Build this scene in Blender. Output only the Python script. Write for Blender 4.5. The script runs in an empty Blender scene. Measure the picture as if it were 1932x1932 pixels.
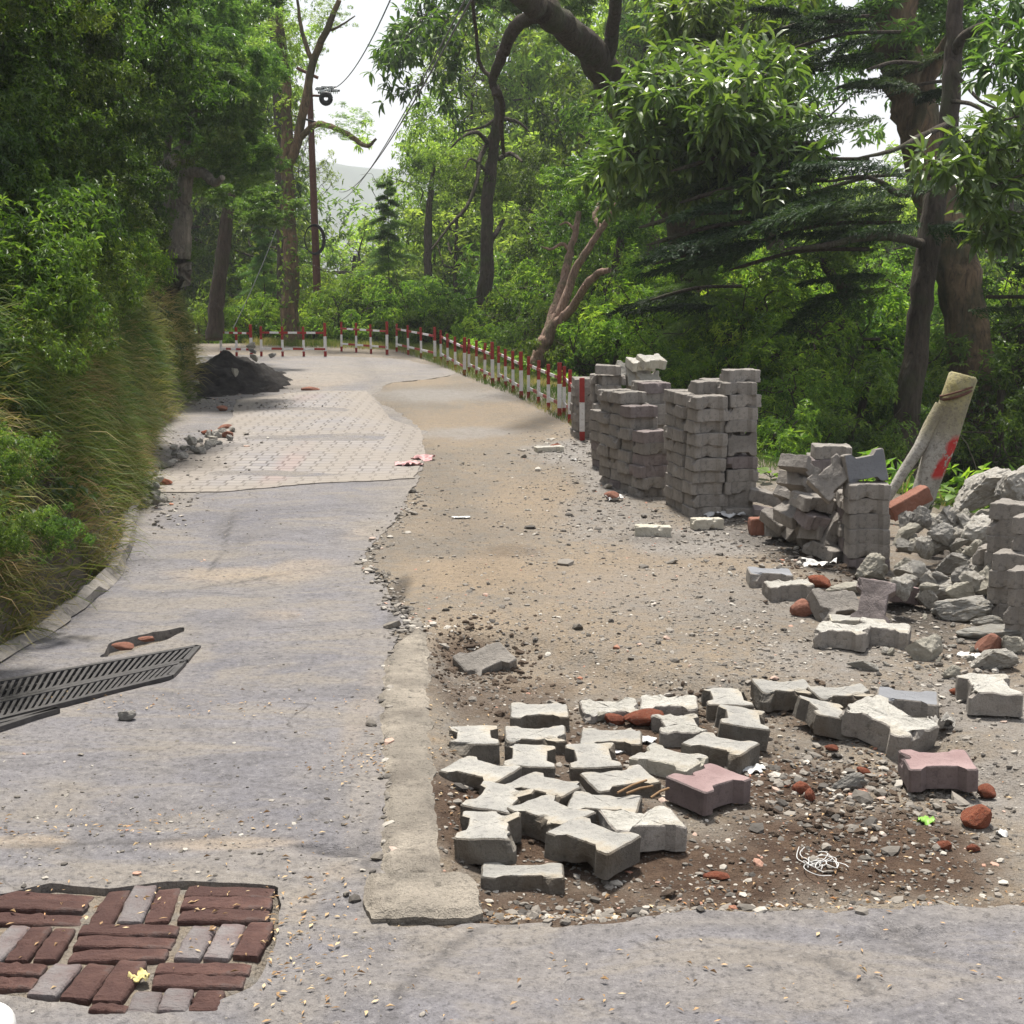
import bpy, bmesh, math, random
import numpy as np
from mathutils import Vector, Matrix, Euler
random.seed(7); rng = np.random.default_rng(7)
R = math.radians
S = bpy.context.scene
COL = S.collection
# ------------------------------------------------------------------ camera, light, exposure
F, CX = 2600.0, 966.0                      # focal length and centre in units of the 1932-px view
PITCH, CAMZ = R(10.0), 1.515
cam = bpy.data.cameras.new('camera'); cam.sensor_width = 36; cam.lens = 36*F/1932.0
cam.clip_start = 0.05; cam.clip_end = 6000
co = bpy.data.objects.new('camera', cam); COL.objects.link(co)
co.location = (0, 0, CAMZ); co.rotation_euler = (R(90)-PITCH, 0, 0); S.camera = co
S.render.resolution_x = 1024; S.render.resolution_y = 1024
S.view_settings.view_transform = 'Standard'; S.view_settings.look = 'None'
S.view_settings.gamma = 1.0; S.view_settings.use_curve_mapping = False
S.view_settings.exposure = 1.06
SUN_AZ, SUN_EL = R(-6), R(68)             # azimuth from +Y, negative = left
w = bpy.data.worlds.new('World'); S.world = w; w.use_nodes = True
nt = w.node_tree; nt.nodes.clear()
sky = nt.nodes.new('ShaderNodeTexSky'); sky.sky_type = 'NISHITA'; sky.sun_disc = False
sky.sun_elevation = SUN_EL; sky.sun_rotation = SUN_AZ; sky.air_density = 1.6; sky.dust_density = 4.0
bg = nt.nodes.new('ShaderNodeBackground'); bg.inputs[1].default_value = 0.12
# thin cloud veil: the sky texture mixed with a pale cloud colour through a soft noise
tc = nt.nodes.new('ShaderNodeTexCoord'); no = nt.nodes.new('ShaderNodeTexNoise')
no.inputs['Scale'].default_value = 2.6; no.inputs['Detail'].default_value = 6
nt.links.new(tc.outputs['Generated'], no.inputs['Vector'])
cr = nt.nodes.new('ShaderNodeValToRGB'); cr.color_ramp.elements[0].position = .36; cr.color_ramp.elements[1].position = .56
cr.color_ramp.elements[0].color = (.62, .62, .62, 1)
nt.links.new(no.outputs['Fac'], cr.inputs[0])
mx = nt.nodes.new('ShaderNodeMix'); mx.data_type = 'RGBA'
nt.links.new(cr.outputs[0], mx.inputs[0]); nt.links.new(sky.outputs[0], mx.inputs[6]); mx.inputs[7].default_value = (3.3, 3.45, 3.75, 1)
nt.links.new(mx.outputs[2], bg.inputs[0])
wo = nt.nodes.new('ShaderNodeOutputWorld'); nt.links.new(bg.outputs[0], wo.inputs[0])
sl = bpy.data.lights.new('sun', 'SUN'); sl.energy = 4.2; sl.angle = R(6); sl.color = (1, .955, .88)
so = bpy.data.objects.new('sun', sl); COL.objects.link(so); so.location = (0, 0, 30)
sd = Vector((math.sin(SUN_AZ)*math.cos(SUN_EL), math.cos(SUN_AZ)*math.cos(SUN_EL), math.sin(SUN_EL)))
so.rotation_euler = sd.to_track_quat('Z', 'Y').to_euler()

# ------------------------------------------------------------------ noise
def h2(ix, iy, s=0):
    n = (ix.astype(np.int64)*374761393 + iy.astype(np.int64)*668265263 + s*974711) & 0xffffffff
    n = ((n ^ (n >> 13))*1274126177) & 0xffffffff
    return ((n ^ (n >> 16)) & 0xffff)/65535.0
def vn2(x, y, s=0):
    x0 = np.floor(x); y0 = np.floor(y); fx = x-x0; fy = y-y0
    fx = fx*fx*(3-2*fx); fy = fy*fy*(3-2*fy)
    a = h2(x0, y0, s); b = h2(x0+1, y0, s); c = h2(x0, y0+1, s); d = h2(x0+1, y0+1, s)
    return (a+(b-a)*fx)+((c+(d-c)*fx)-(a+(b-a)*fx))*fy
def fbm(x, y, f=1.0, o=4, s=0, g=.5):
    x = np.asarray(x, float); y = np.asarray(y, float)
    t = 0; a = 1; n = 0
    for i in range(o):
        t = t + a*vn2(x*f+i*17.3, y*f-i*9.1, s+i); n += a; a *= g; f *= 2.03
    return t/n*2-1
def vn3(p, s=0):
    q = np.floor(p); f = p-q; f = f*f*(3-2*f)
    def hh(dx, dy, dz):
        return h2(q[:, 0]+dx+(q[:, 2]+dz)*57, q[:, 1]+dy+(q[:, 2]+dz)*131, s)
    x00 = hh(0,0,0)*(1-f[:,0])+hh(1,0,0)*f[:,0]; x10 = hh(0,1,0)*(1-f[:,0])+hh(1,1,0)*f[:,0]
    x01 = hh(0,0,1)*(1-f[:,0])+hh(1,0,1)*f[:,0]; x11 = hh(0,1,1)*(1-f[:,0])+hh(1,1,1)*f[:,0]
    a = x00*(1-f[:,1])+x10*f[:,1]; b = x01*(1-f[:,1])+x11*f[:,1]
    return (a*(1-f[:,2])+b*f[:,2])*2-1
def fbm3(p, f=1., o=3, s=0):
    t = 0; a = 1; n = 0
    for i in range(o): t = t+a*vn3(p*f+i*11.7, s+i); n += a; a *= .5; f *= 2.1
    return t/n
def sstep(a, b, x):
    t = np.clip((x-a)/(b-a), 0, 1); return t*t*(3-2*t)

# ------------------------------------------------------------------ pixel helpers (1932-px view) and terrain
FW = np.array([0, math.cos(PITCH), -math.sin(PITCH)]); UP = np.array([0, math.sin(PITCH), math.cos(PITCH)])
def ray(u, v): return FW+np.array([1., 0, 0])*((u-CX)/F)+UP*((CX-v)/F)
def at_d(u, v, d): return np.array([0, 0, CAMZ])+ray(u, v)*d
def plane(u, v):
    s = .65*(v-483.0); d = F/s; p = at_d(u, v, d); return (p[0], p[1])
def seg_dist(x, y, pts):
    """signed distance to an open polyline; positive on the right-hand side of its direction"""
    x = np.asarray(x, float); y = np.asarray(y, float)
    best = np.full(x.shape, 1e9); sg = np.ones(x.shape)
    for (ax, ay), (bx, by) in zip(pts[:-1], pts[1:]):
        dx, dy = bx-ax, by-ay; L = dx*dx+dy*dy
        t = np.clip(((x-ax)*dx+(y-ay)*dy)/L, 0, 1)
        d = np.hypot(x-ax-t*dx, y-ay-t*dy)
        c = (x-ax)*dy-(y-ay)*dx
        m = d < best-1e-9
        best = np.where(m, d, best); sg = np.where(m, np.sign(c), sg)
    return best*sg
def poly_sd(x, y, P):
    """signed distance to polygon, positive inside"""
    x = np.asarray(x, float); y = np.asarray(y, float)
    best = np.full(x.shape, 1e9); ins = np.zeros(x.shape, bool)
    for i in range(len(P)):
        ax, ay = P[i]; bx, by = P[(i+1) % len(P)]
        dx, dy = bx-ax, by-ay; L = dx*dx+dy*dy+1e-12
        t = np.clip(((x-ax)*dx+(y-ay)*dy)/L, 0, 1)
        best = np.minimum(best, np.hypot(x-ax-t*dx, y-ay-t*dy))
        c = ((ay > y) != (by > y)) & (x < (bx-ax)*(y-ay)/(by-ay+1e-12)+ax)
        ins ^= c
    return np.where(ins, best, -best)
EDGE = [(4.6, -6), (3.6, 2), (3.2, 5.0), (2.75, 7.6), (1.9, 9.8), (1.15, 11.8), (.55, 15), (-.2, 18), (-.75, 20.4), (-1.5, 23.0), (-4.5, 24.2), (-9, 24), (-16, 20)]
BANK = [(-2.6, -6), (-2.25, 3), (-2.02, 5.3), (-1.98, 6.3), (-2.38, 8.4), (-3.18, 11.9), (-3.4, 14.4), (-3.9, 17), (-5.4, 19), (-9, 18.8), (-16, 15)]
DIG = [plane(*q) for q in [(808, 1195), (1000, 1185), (1300, 1275), (1700, 1290), (1900, 1420), (2150, 1560), (2150, 1719), (1700, 1722), (1300, 1724), (905, 1735), (825, 1640)]]
GRATE = [plane(*q) for q in [(378, 1221), (-260, 1345), (-260, 1470), (60, 1352), (322, 1284)]]
def G(x, y, fine=True):
    x = np.asarray(x, float); y = np.asarray(y, float)
    z = .0093*y + 0*x
    z = z+.012*fbm(x, y, .8, 2, 3)
    e = seg_dist(x, y, EDGE)                 # positive = valley side
    ev = np.maximum(e, 0)
    far = np.minimum(ev, 14)*.52+np.clip(ev-14, 0, 60)*.35+np.clip(ev-74, 0, 400)*.12
    z = z-far*sstep(0, 1.2, ev)+sstep(.2, 2, ev)*.25*fbm(x, y, .7, 3, 8)
    b = -seg_dist(x, y, BANK)                # positive = hill side
    bb = np.maximum(b+.10*fbm(x, y, 1.3, 3, 5), 0)
    hb = 1.75*(1-np.exp(-bb*2.9))+.42*np.clip(bb-.2, 0, 30)
    z = z+hb*(1+.22*fbm(x, y, 1.1, 3, 6)*sstep(0, .5, bb))
    dg = poly_sd(x, y, DIG)
    z = z-.062*sstep(-.02, .16, dg+.03*fbm(x, y, 5, 2, 9))
    if fine:
        w1 = sstep(-.05, .1, dg)
        z = z+(.004+.007*w1)*fbm(x, y, 9, 4, 11)+.004*fbm(x, y, 3, 2, 12)
    return z
def Gs(x, y): return float(G(np.array([x]), np.array([y]))[0])
def at(u, v, h=0.0):
    r = ray(u, v); z = .0; p = None
    for i in range(7):
        t = (z+h-CAMZ)/r[2]; p = np.array([0, 0, CAMZ])+r*t
        z = Gs(p[0], p[1])
    return p

# ------------------------------------------------------------------ object helpers
def T(o, label, cat=None, group=None, kind=None):
    if label: o['label'] = label
    if cat: o['category'] = cat
    if group: o['group'] = group
    if kind: o['kind'] = kind
    return o
def link(o, parent=None):
    COL.objects.link(o)
    if parent is not None: o.parent = parent
    return o
def empty(name, loc, rz=0):
    o = bpy.data.objects.new(name, None); o.location = loc; o.rotation_euler = (0, 0, rz); o.empty_display_size = .2
    return link(o)
def mesh_np(name, V, faces, mats=None, smooth=True, midx=None, attrs=None):
    """faces: list of int arrays (n,3) / (n,4)"""
    me = bpy.data.meshes.new(name)
    V = np.asarray(V, np.float32); faces = [np.asarray(f, np.int32) for f in faces if len(f)]
    me.vertices.add(len(V)); me.vertices.foreach_set('co', V.ravel())
    nl = sum(f.size for f in faces); nf = sum(len(f) for f in faces)
    me.loops.add(nl); me.polygons.add(nf)
    me.loops.foreach_set('vertex_index', np.concatenate([f.ravel() for f in faces]))
    tot = np.concatenate([np.full(len(f), f.shape[1]) for f in faces])
    st = np.concatenate([[0], np.cumsum(tot)[:-1]])
    me.polygons.foreach_set('loop_start', st.astype(np.int32)); me.polygons.foreach_set('loop_total', tot.astype(np.int32))
    for m in (mats or []): me.materials.append(m)
    if midx is not None: me.polygons.foreach_set('material_index', np.asarray(midx, np.int32))
    me.polygons.foreach_set('use_smooth', np.full(nf, smooth))
    for k, a in (attrs or {}).items():
        at_ = me.attributes.new(k, 'FLOAT', 'POINT'); at_.data.foreach_set('value', np.asarray(a, np.float32))
    me.update(calc_edges=True)
    return me
def obj(name, me, parent=None, loc=(0, 0, 0), rot=(0, 0, 0), sc=(1, 1, 1)):
    o = bpy.data.objects.new(name, me); o.location = loc; o.rotation_euler = rot; o.scale = sc
    return link(o, parent)
class MB:
    def __init__(s): s.V = []; s.F3 = []; s.F4 = []; s.n = 0; s.m3 = []; s.m4 = []
    def add(s, V, F, m=0):
        V = np.asarray(V, float); F = np.asarray(F, int)
        (s.F3 if F.shape[1] == 3 else s.F4).append(F+s.n)
        (s.m3 if F.shape[1] == 3 else s.m4).append(np.full(len(F), m))
        s.V.append(V); s.n += len(V)
    def box(s, c, d, rot=None, m=0):
        V = np.array([[x, y, z] for x in (-.5, .5) for y in (-.5, .5) for z in (-.5, .5)])*np.array(d)
        if rot is not None: V = V @ np.array(rot).T
        F = [[0, 1, 3, 2], [4, 6, 7, 5], [0, 4, 5, 1], [2, 3, 7, 6], [0, 2, 6, 4], [1, 5, 7, 3]]
        s.add(V+np.array(c), F, m)
    def tube(s, P, rad, n=8, m=0, rough=0, seed=0):
        P = np.asarray(P, float); k = len(P); rad = np.broadcast_to(rad, (k,)).astype(float)
        Tn = np.gradient(P, axis=0); Tn /= np.linalg.norm(Tn, axis=1)[:, None]+1e-9
        ref = np.array([0.31, .95, .05]) if abs(Tn[0][2]) > .6 else np.array([0, 0, 1.])
        A = np.cross(Tn, ref); A /= np.linalg.norm(A, axis=1)[:, None]+1e-9; B = np.cross(Tn, A)
        th = np.linspace(0, 2*math.pi, n, endpoint=False)
        rr = rad[:, None]*np.ones((1, n))
        if rough:
            i, j = np.meshgrid(np.arange(n), np.arange(k)); 
            rr = rr*(1+rough*(fbm(i*.9+seed, j*.35, 1.0, 2, seed)))
        V = P[:, None, :]+rr[:, :, None]*(np.cos(th)[None, :, None]*A[:, None, :]+np.sin(th)[None, :, None]*B[:, None, :])
        V = V.reshape(-1, 3)
        F = []
        for a in range(k-1):
            i = np.arange(n); j = (i+1) % n
            F.append(np.stack([a*n+i, a*n+j, (a+1)*n+j, (a+1)*n+i], 1))
        base = s.n; s.add(V, np.concatenate(F), m)
        C = np.array([P[0], P[-1]]); i = np.arange(n); j = (i+1) % n
        VV = np.concatenate([V[:n], V[-n:], C]); 
        FF = np.concatenate([np.stack([j, i, np.full(n, 2*n)], 1), np.stack([n+i, n+j, np.full(n, 2*n+1)], 1)])
        s.add(VV, FF, m)
    def mesh(s, name, mats, smooth=True, attrs=None):
        f = []; mi = []
        if s.F3: f.append(np.concatenate(s.F3)); mi.append(np.concatenate(s.m3))
        if s.F4: f.append(np.concatenate(s.F4)); mi.append(np.concatenate(s.m4))
        return mesh_np(name, np.concatenate(s.V), f, mats, smooth, np.concatenate(mi), attrs)
def spline(P, n=6):
    P = np.asarray(P, float); Q = np.vstack([2*P[0]-P[1], P, 2*P[-1]-P[-2]]); out = []
    for i in range(1, len(Q)-2):
        for t in np.linspace(0, 1, n, endpoint=False):
            a, b, c, d = Q[i-1], Q[i], Q[i+1], Q[i+2]
            out.append(.5*((2*b)+(-a+c)*t+(2*a-5*b+4*c-d)*t*t+(-a+3*b-3*c+d)*t**3))
    out.append(P[-1]); return np.array(out)

# ------------------------------------------------------------------ materials
class NM:
    def __init__(s, name):
        s.m = bpy.data.materials.new(name); s.m.use_nodes = True; s.t = s.m.node_tree; s.t.nodes.clear()
        s.out = s.t.nodes.new('ShaderNodeOutputMaterial'); s.b = s.n('ShaderNodeBsdfPrincipled')
        s.t.links.new(s.b.outputs[0], s.out.inputs[0]); s.b.inputs['Specular IOR Level'].default_value = .3
        s.pos = s.n('ShaderNodeNewGeometry').outputs['Position']
        s.oc = s.n('ShaderNodeTexCoord').outputs['Object']
    def n(s, k): return s.t.nodes.new(k)
    def l(s, a, b): s.t.links.new(a, b)
    def noise(s, sc, det=4, src=None, dist=0, rough=.55, out='Fac'):
        n = s.n('ShaderNodeTexNoise'); n.inputs['Scale'].default_value = sc; n.inputs['Detail'].default_value = det
        n.inputs['Distortion'].default_value = dist; n.inputs['Roughness'].default_value = rough
        s.l(src if src is not None else s.pos, n.inputs['Vector']); return n.outputs[out]
    def voro(s, sc, src=None, feat='F1'):
        n = s.n('ShaderNodeTexVoronoi'); n.inputs['Scale'].default_value = sc; n.feature = feat
        s.l(src if src is not None else s.pos, n.inputs['Vector']); return n.outputs[0 if feat != 'F1' else 0], n.outputs[1] if feat == 'F1' else None
    def ramp(s, f, stops):
        r = s.n('ShaderNodeValToRGB'); e = r.color_ramp.elements
        while len(e) < len(stops): e.new(.5)
        for i, (p, c) in enumerate(stops):
            e[i].position = p; e[i].color = (c, c, c, 1) if not hasattr(c, '__len__') else tuple(c)+(1,)
        s.l(f, r.inputs[0]); return r.outputs[0]
    def mix(s, f, a, b, mode='MIX'):
        n = s.n('ShaderNodeMix'); n.data_type = 'RGBA'; n.blend_type = mode
        for i, x in ((0, f), (6, a), (7, b)):
            if hasattr(x, 'is_linked'): s.l(x, n.inputs[i])
            elif i == 0: n.inputs[0].default_value = x
            else: n.inputs[i].default_value = (tuple(x)+(1,)) if hasattr(x, '__len__') else (x, x, x, 1)
        return n.outputs[2]
    def math(s, op, a, b=0.0, clamp=False):
        n = s.n('ShaderNodeMath'); n.operation = op; n.use_clamp = clamp
        for i, x in ((0, a), (1, b)):
            if hasattr(x, 'is_linked'): s.l(x, n.inputs[i])
            else: n.inputs[i].default_value = x
        return n.outputs[0]
    def attr(s, k):
        n = s.n('ShaderNodeAttribute'); n.attribute_name = k; return n.outputs['Fac']
    def rnd(s): return s.n('ShaderNodeObjectInfo').outputs['Random']
    def col(s, c): s.l(c, s.b.inputs['Base Color']) if hasattr(c, 'is_linked') else setattr(s.b.inputs['Base Color'], 'default_value', tuple(c)+(1,))
    def rough(s, r): s.l(r, s.b.inputs['Roughness']) if hasattr(r, 'is_linked') else setattr(s.b.inputs['Roughness'], 'default_value', r)
    def bump(s, h, dist=.01, st=1.0, prev=None):
        n = s.n('ShaderNodeBump'); n.inputs['Distance'].default_value = dist; n.inputs['Strength'].default_value = st
        s.l(h, n.inputs['Height'])
        if prev: s.l(prev, n.inputs['Normal'])
        s.l(n.outputs[0], s.b.inputs['Normal']); return n.outputs[0]
# dirt / gravel ground
def m_ground():
    k = NM('dirt'); a = k.noise(1.1, 5); b = k.noise(14, 6, rough=.7); c = k.noise(90, 4, rough=.75)
    base = k.mix(k.ramp(a, [(.38, 0), (.62, 1)]), (.205, .17, .132), (.275, .218, .155))
    base = k.mix(k.ramp(b, [(.35, 0), (.7, 1)]), base, (.20, .185, .165))
    sandy = k.mix(k.ramp(b, [(.3, 0), (.7, 1)]), (.32, .25, .175), (.26, .205, .148))
    base = k.mix(k.attr('sand'), base, sandy)
    wet = k.mix(k.ramp(b, [(.3, 0), (.7, 1)]), (.05, .031, .022), (.12, .08, .054))
    base = k.mix(k.attr('wet'), base, wet)
    grey = k.mix(k.ramp(b, [(.3, 0), (.7, 1)]), (.20, .19, .18), (.33, .31, .29))
    base = k.mix(k.attr('grey'), base, grey)
    blk = k.mix(k.ramp(c, [(.3, 0), (.7, 1)]), (.018, .016, .015), (.07, .06, .052))
    base = k.mix(k.attr('black'), base, blk)
    humus = k.mix(k.ramp(b, [(.3, 0), (.7, 1)]), (.035, .03, .018), (.10, .085, .05))
    base = k.mix(k.attr('humus'), base, humus)
    vd, vc = k.voro(70)
    chip = k.ramp(k.math('MULTIPLY', vc if False else k.noise(31, 2), 1), [(.60, 0), (.66, 1)])
    spk = k.math('MULTIPLY', chip, k.ramp(vd, [(.18, 1), (.3, 0)]))
    base = k.mix(k.math('MULTIPLY', spk, .75), base, (.42, .38, .33))
    base = k.mix(k.math('MULTIPLY', k.ramp(c, [(.3, 1), (.42, 0)]), .5), base, (.08, .068, .055))
    k.col(base); k.rough(.95); k.b.inputs['Specular IOR Level'].default_value = .15
    f2 = k.noise(40, 5, rough=.75); k.col(k.mix(k.math('MULTIPLY', k.ramp(f2, [(.32, 1), (.48, 0)]), .6), base, k.mix(.5, base, (.03, .022, .016), 'MIX')))
    p = k.bump(b, .03, 1); p = k.bump(f2, .014, 1, p); p = k.bump(c, .006, 1, p); k.bump(k.ramp(vd, [(.1, 1), (.5, 0)]), .004, .8, p)
    return k.m
def m_asphalt():
    k = NM('asphalt'); a = k.noise(.9, 5); b = k.noise(11, 6, rough=.7); c = k.noise(160, 3, rough=.8); e = k.noise(3.2, 4)
    base = k.mix(k.ramp(a, [(.35, 0), (.65, 1)]), (.140, .134, .146), (.195, .184, .19))
    base = k.mix(k.ramp(e, [(.42, 0), (.68, .7)]), base, (.205, .188, .172))
    base = k.mix(k.ramp(b, [(.30, .85), (.5, 0)]), base, (.115, .108, .11))
    base = k.mix(k.math('MULTIPLY', k.ramp(c, [(.3, 1), (.46, 0)]), .55), base, (.09, .085, .085))
    base = k.mix(k.math('MULTIPLY', k.ramp(c, [(.6, 0), (.72, 1)]), .4), base, (.40, .38, .36))
    base = k.mix(k.attr('sand'), base, k.mix(k.ramp(b, [(.3, 0), (.7, 1)]), (.27, .215, .155), (.36, .285, .20)))
    mp2 = k.n('ShaderNodeMapping'); k.l(k.pos, mp2.inputs[0]); mp2.inputs['Scale'].default_value = (.55, 1.6, 1)
    st = k.noise(2.6, 6, mp2.outputs[0], dist=.8, rough=.65); base = k.mix(k.ramp(st, [(.50, 0), (.62, .75)]), base, (.215, .19, .162)); base = k.mix(k.ramp(st, [(.34, .8), (.44, 0)]), base, (.125, .118, .122))
    vn = k.n('ShaderNodeTexVoronoi'); vn.feature = 'DISTANCE_TO_EDGE'; vn.inputs['Scale'].default_value = 1.5
    wv = k.mix(.22, k.pos, k.noise(3.5, 5, out='Color'), 'ADD'); k.l(wv, vn.inputs['Vector'])
    crk = k.math('MULTIPLY', k.math('MULTIPLY', k.ramp(vn.outputs[0], [(.0, 1), (.010, 0)]), k.ramp(a, [(.50, 0), (.58, .8)])), k.ramp(b, [(.42, 0), (.58, 1)])); base = k.mix(crk, base, (.07, .063, .06))
    dusty = k.mix(k.ramp(b, [(.3, 0), (.7, 1)]), (.17, .152, .134), (.265, .235, .20))
    base = k.mix(k.attr('dust'), base, dusty)
    base = k.mix(k.attr('crack'), base, (.055, .05, .05))
    f2 = k.noise(48, 5, rough=.75); base = k.mix(k.math('MULTIPLY', k.ramp(f2, [(.34, 1), (.49, 0)]), .75), base, (.07, .065, .066)); base = k.mix(k.math('MULTIPLY', k.ramp(f2, [(.56, 0), (.68, 1)]), .4), base, (.34, .32, .30))
    k.col(base); k.rough(k.ramp(e, [(.3, .78), (.7, .95)]))
    p = k.bump(crk, .01, 1); k.t.nodes[-1].invert = True; p = k.bump(b, .014, 1, p); p = k.bump(f2, .008, 1, p); p = k.bump(c, .004, 1, p); k.bump(e, .04, .6, p)
    return k.m
def m_paving():
    k = NM('block_paving'); br = k.n('ShaderNodeTexBrick'); k.l(k.pos, br.inputs['Vector'])
    br.inputs['Scale'].default_value = 1; br.inputs['Brick Width'].default_value = .12; br.inputs['Row Height'].default_value = .115
    br.inputs['Mortar Size'].default_value = .0075; br.inputs['Mortar Smooth'].default_value = .4; br.offset = .22; br.offset_frequency = 2
    br.inputs['Color1'].default_value = (.245, .225, .212, 1); br.inputs['Color2'].default_value = (.195, .183, .185, 1); br.inputs['Mortar'].default_value = (.115, .104, .098, 1)
    a = k.noise(1.3, 4); b = k.noise(20, 5)
    base = k.mix(k.ramp(a, [(.4, 0), (.6, .75)]), br.outputs[0], (.22, .193, .165))
    base = k.mix(k.math('MULTIPLY', k.attr('pink'), .7), base, k.mix(.5, (.27, .17, .15), br.outputs[0]))
    base = k.mix(k.ramp(b, [(.3, .5), (.45, 0)]), base, (.2, .19, .185))
    base = k.mix(k.attr('dust'), base, (.225, .197, .168))
    k.col(base); k.rough(.85)
    p = k.bump(br.outputs['Fac'], .012, -1.0 if False else 1.0); n = k.t.nodes[-1]; n.invert = True
    k.bump(b, .003, 1, p); return k.m
def m_concrete(name, c1, c2, sc=1.0, bs=1.0, dark=.5, moss=None, spots=0.4):
    k = NM(name); a = k.noise(5*sc, 5, k.oc); b = k.noise(32*sc, 5, k.oc, rough=.7); c = k.noise(140*sc, 3, k.oc, rough=.8)
    base = k.mix(k.ramp(a, [(.36, 0), (.64, 1)]), c1, c2)
    ob = k.rnd()
    base = k.mix(k.ramp(ob, [(0, .0), (1, .38)]), base, tuple(x*.62 for x in c1))
    base = k.mix(k.math('MULTIPLY', k.ramp(b, [(.3, 1), (.46, 0)]), dark), base, tuple(x*.42 for x in c1))
    base = k.mix(k.math('MULTIPLY', k.ramp(c, [(.32, 1), (.42, 0)]), spots), base, tuple(x*.3 for x in c1))
    if moss: base = k.mix(k.ramp(k.noise(7*sc, 4, k.oc), [(.5, 0), (.66, .8)]), base, moss)
    k.col(base); k.rough(.93)
    p = k.bump(b, .005*bs, 1); k.bump(c, .002*bs, 1, p); return k.m
def m_brick(name, c1, c2, bs=1.0, stain=None):
    k = NM(name); a = k.noise(9, 5, k.oc); b = k.noise(60, 5, k.oc, rough=.75)
    r = k.rnd(); base = k.mix(k.ramp(a, [(.36, 0), (.64, 1)]), c1, c2)
    base = k.mix(k.ramp(r, [(0, 0), (1, .45)]), base, tuple(x*.55 for x in c1))
    base = k.mix(k.ramp(b, [(.3, .6), (.45, 0)]), base, tuple(x*.35 for x in c1))
    if stain: base = k.mix(k.ramp(k.noise(14, 4, k.oc), [(.55, 0), (.7, .7)]), base, stain)
    k.col(base); k.rough(.9); k.bump(b, .004*bs, 1); return k.m
def m_bark(name, c1, c2, moss=None, sc=1.0, mossamt=.55):
    k = NM(name); mp = k.n('ShaderNodeMapping'); k.l(k.oc, mp.inputs[0]); mp.inputs['Scale'].default_value = (1, 1, .22)
    v, _ = k.voro(20*sc, mp.outputs[0]); a = k.noise(3*sc, 4, k.oc); b = k.noise(26*sc, 6, mp.outputs[0], rough=.75, dist=.6)
    base = k.mix(k.ramp(b, [(.33, 0), (.63, 1)]), c1, c2)
    if moss: base = k.mix(k.ramp(a, [(mossamt-.08, 0), (mossamt+.1, .8)]), base, moss)
    base = k.mix(k.ramp(b, [(.25, .8), (.4, 0)]), base, tuple(x*.3 for x in c1))
    k.col(base); k.rough(.95); p = k.bump(b, .05, 1); k.bump(v, .03, .7, p); return k.m
def m_leaf(name, dark, mid, light, tr=.42, rough=.45, spec=.45, trc=None):
    k = NM(name); a = k.attr('rnd'); r = k.rnd()
    c = k.ramp(a, [(0, dark), (.5, mid), (1, light)])
    hs = k.n('ShaderNodeHueSaturation'); k.l(c, hs.inputs['Color'])
    k.l(k.math('ADD', k.math('MULTIPLY', r, .03), .485), hs.inputs['Hue']); k.l(k.math('ADD', k.math('MULTIPLY', r, .35), .82), hs.inputs['Value'])
    c = hs.outputs[0]; k.col(c); k.rough(rough); k.b.inputs['Specular IOR Level'].default_value = spec
    t = k.n('ShaderNodeBsdfTranslucent'); k.l(k.mix(1.0, c, trc or (1.35, 1.5, .6), 'MULTIPLY'), t.inputs[0])
    ms = k.n('ShaderNodeMixShader'); ms.inputs[0].default_value = tr
    k.l(k.b.outputs[0], ms.inputs[1]); k.l(t.outputs[0], ms.inputs[2]); k.l(ms.outputs[0], k.out.inputs[0]); return k.m
def m_plain(name, c, rough=.7, var=.25, sc=20, metal=0, bump=.002, wear=None):
    k = NM(name); a = k.noise(sc, 5, k.oc, rough=.7)
    base = k.mix(k.ramp(a, [(.3, 0), (.7, 1)]), tuple(x*(1-var) for x in c), c)
    if wear: base = k.mix(k.ramp(k.noise(sc*1.7, 5, k.pos, rough=.7), [(.60, 0), (.66, 1)]), base, wear)
    k.col(base); k.rough(rough); k.b.inputs['Metallic'].default_value = metal; k.bump(a, bump, 1); return k.m
def m_vary(name, stops, rough=.8):
    k = NM(name); k.col(k.ramp(k.attr('rnd'), stops)); k.rough(rough); k.bump(k.noise(90, 4), .003, 1); return k.m
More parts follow.
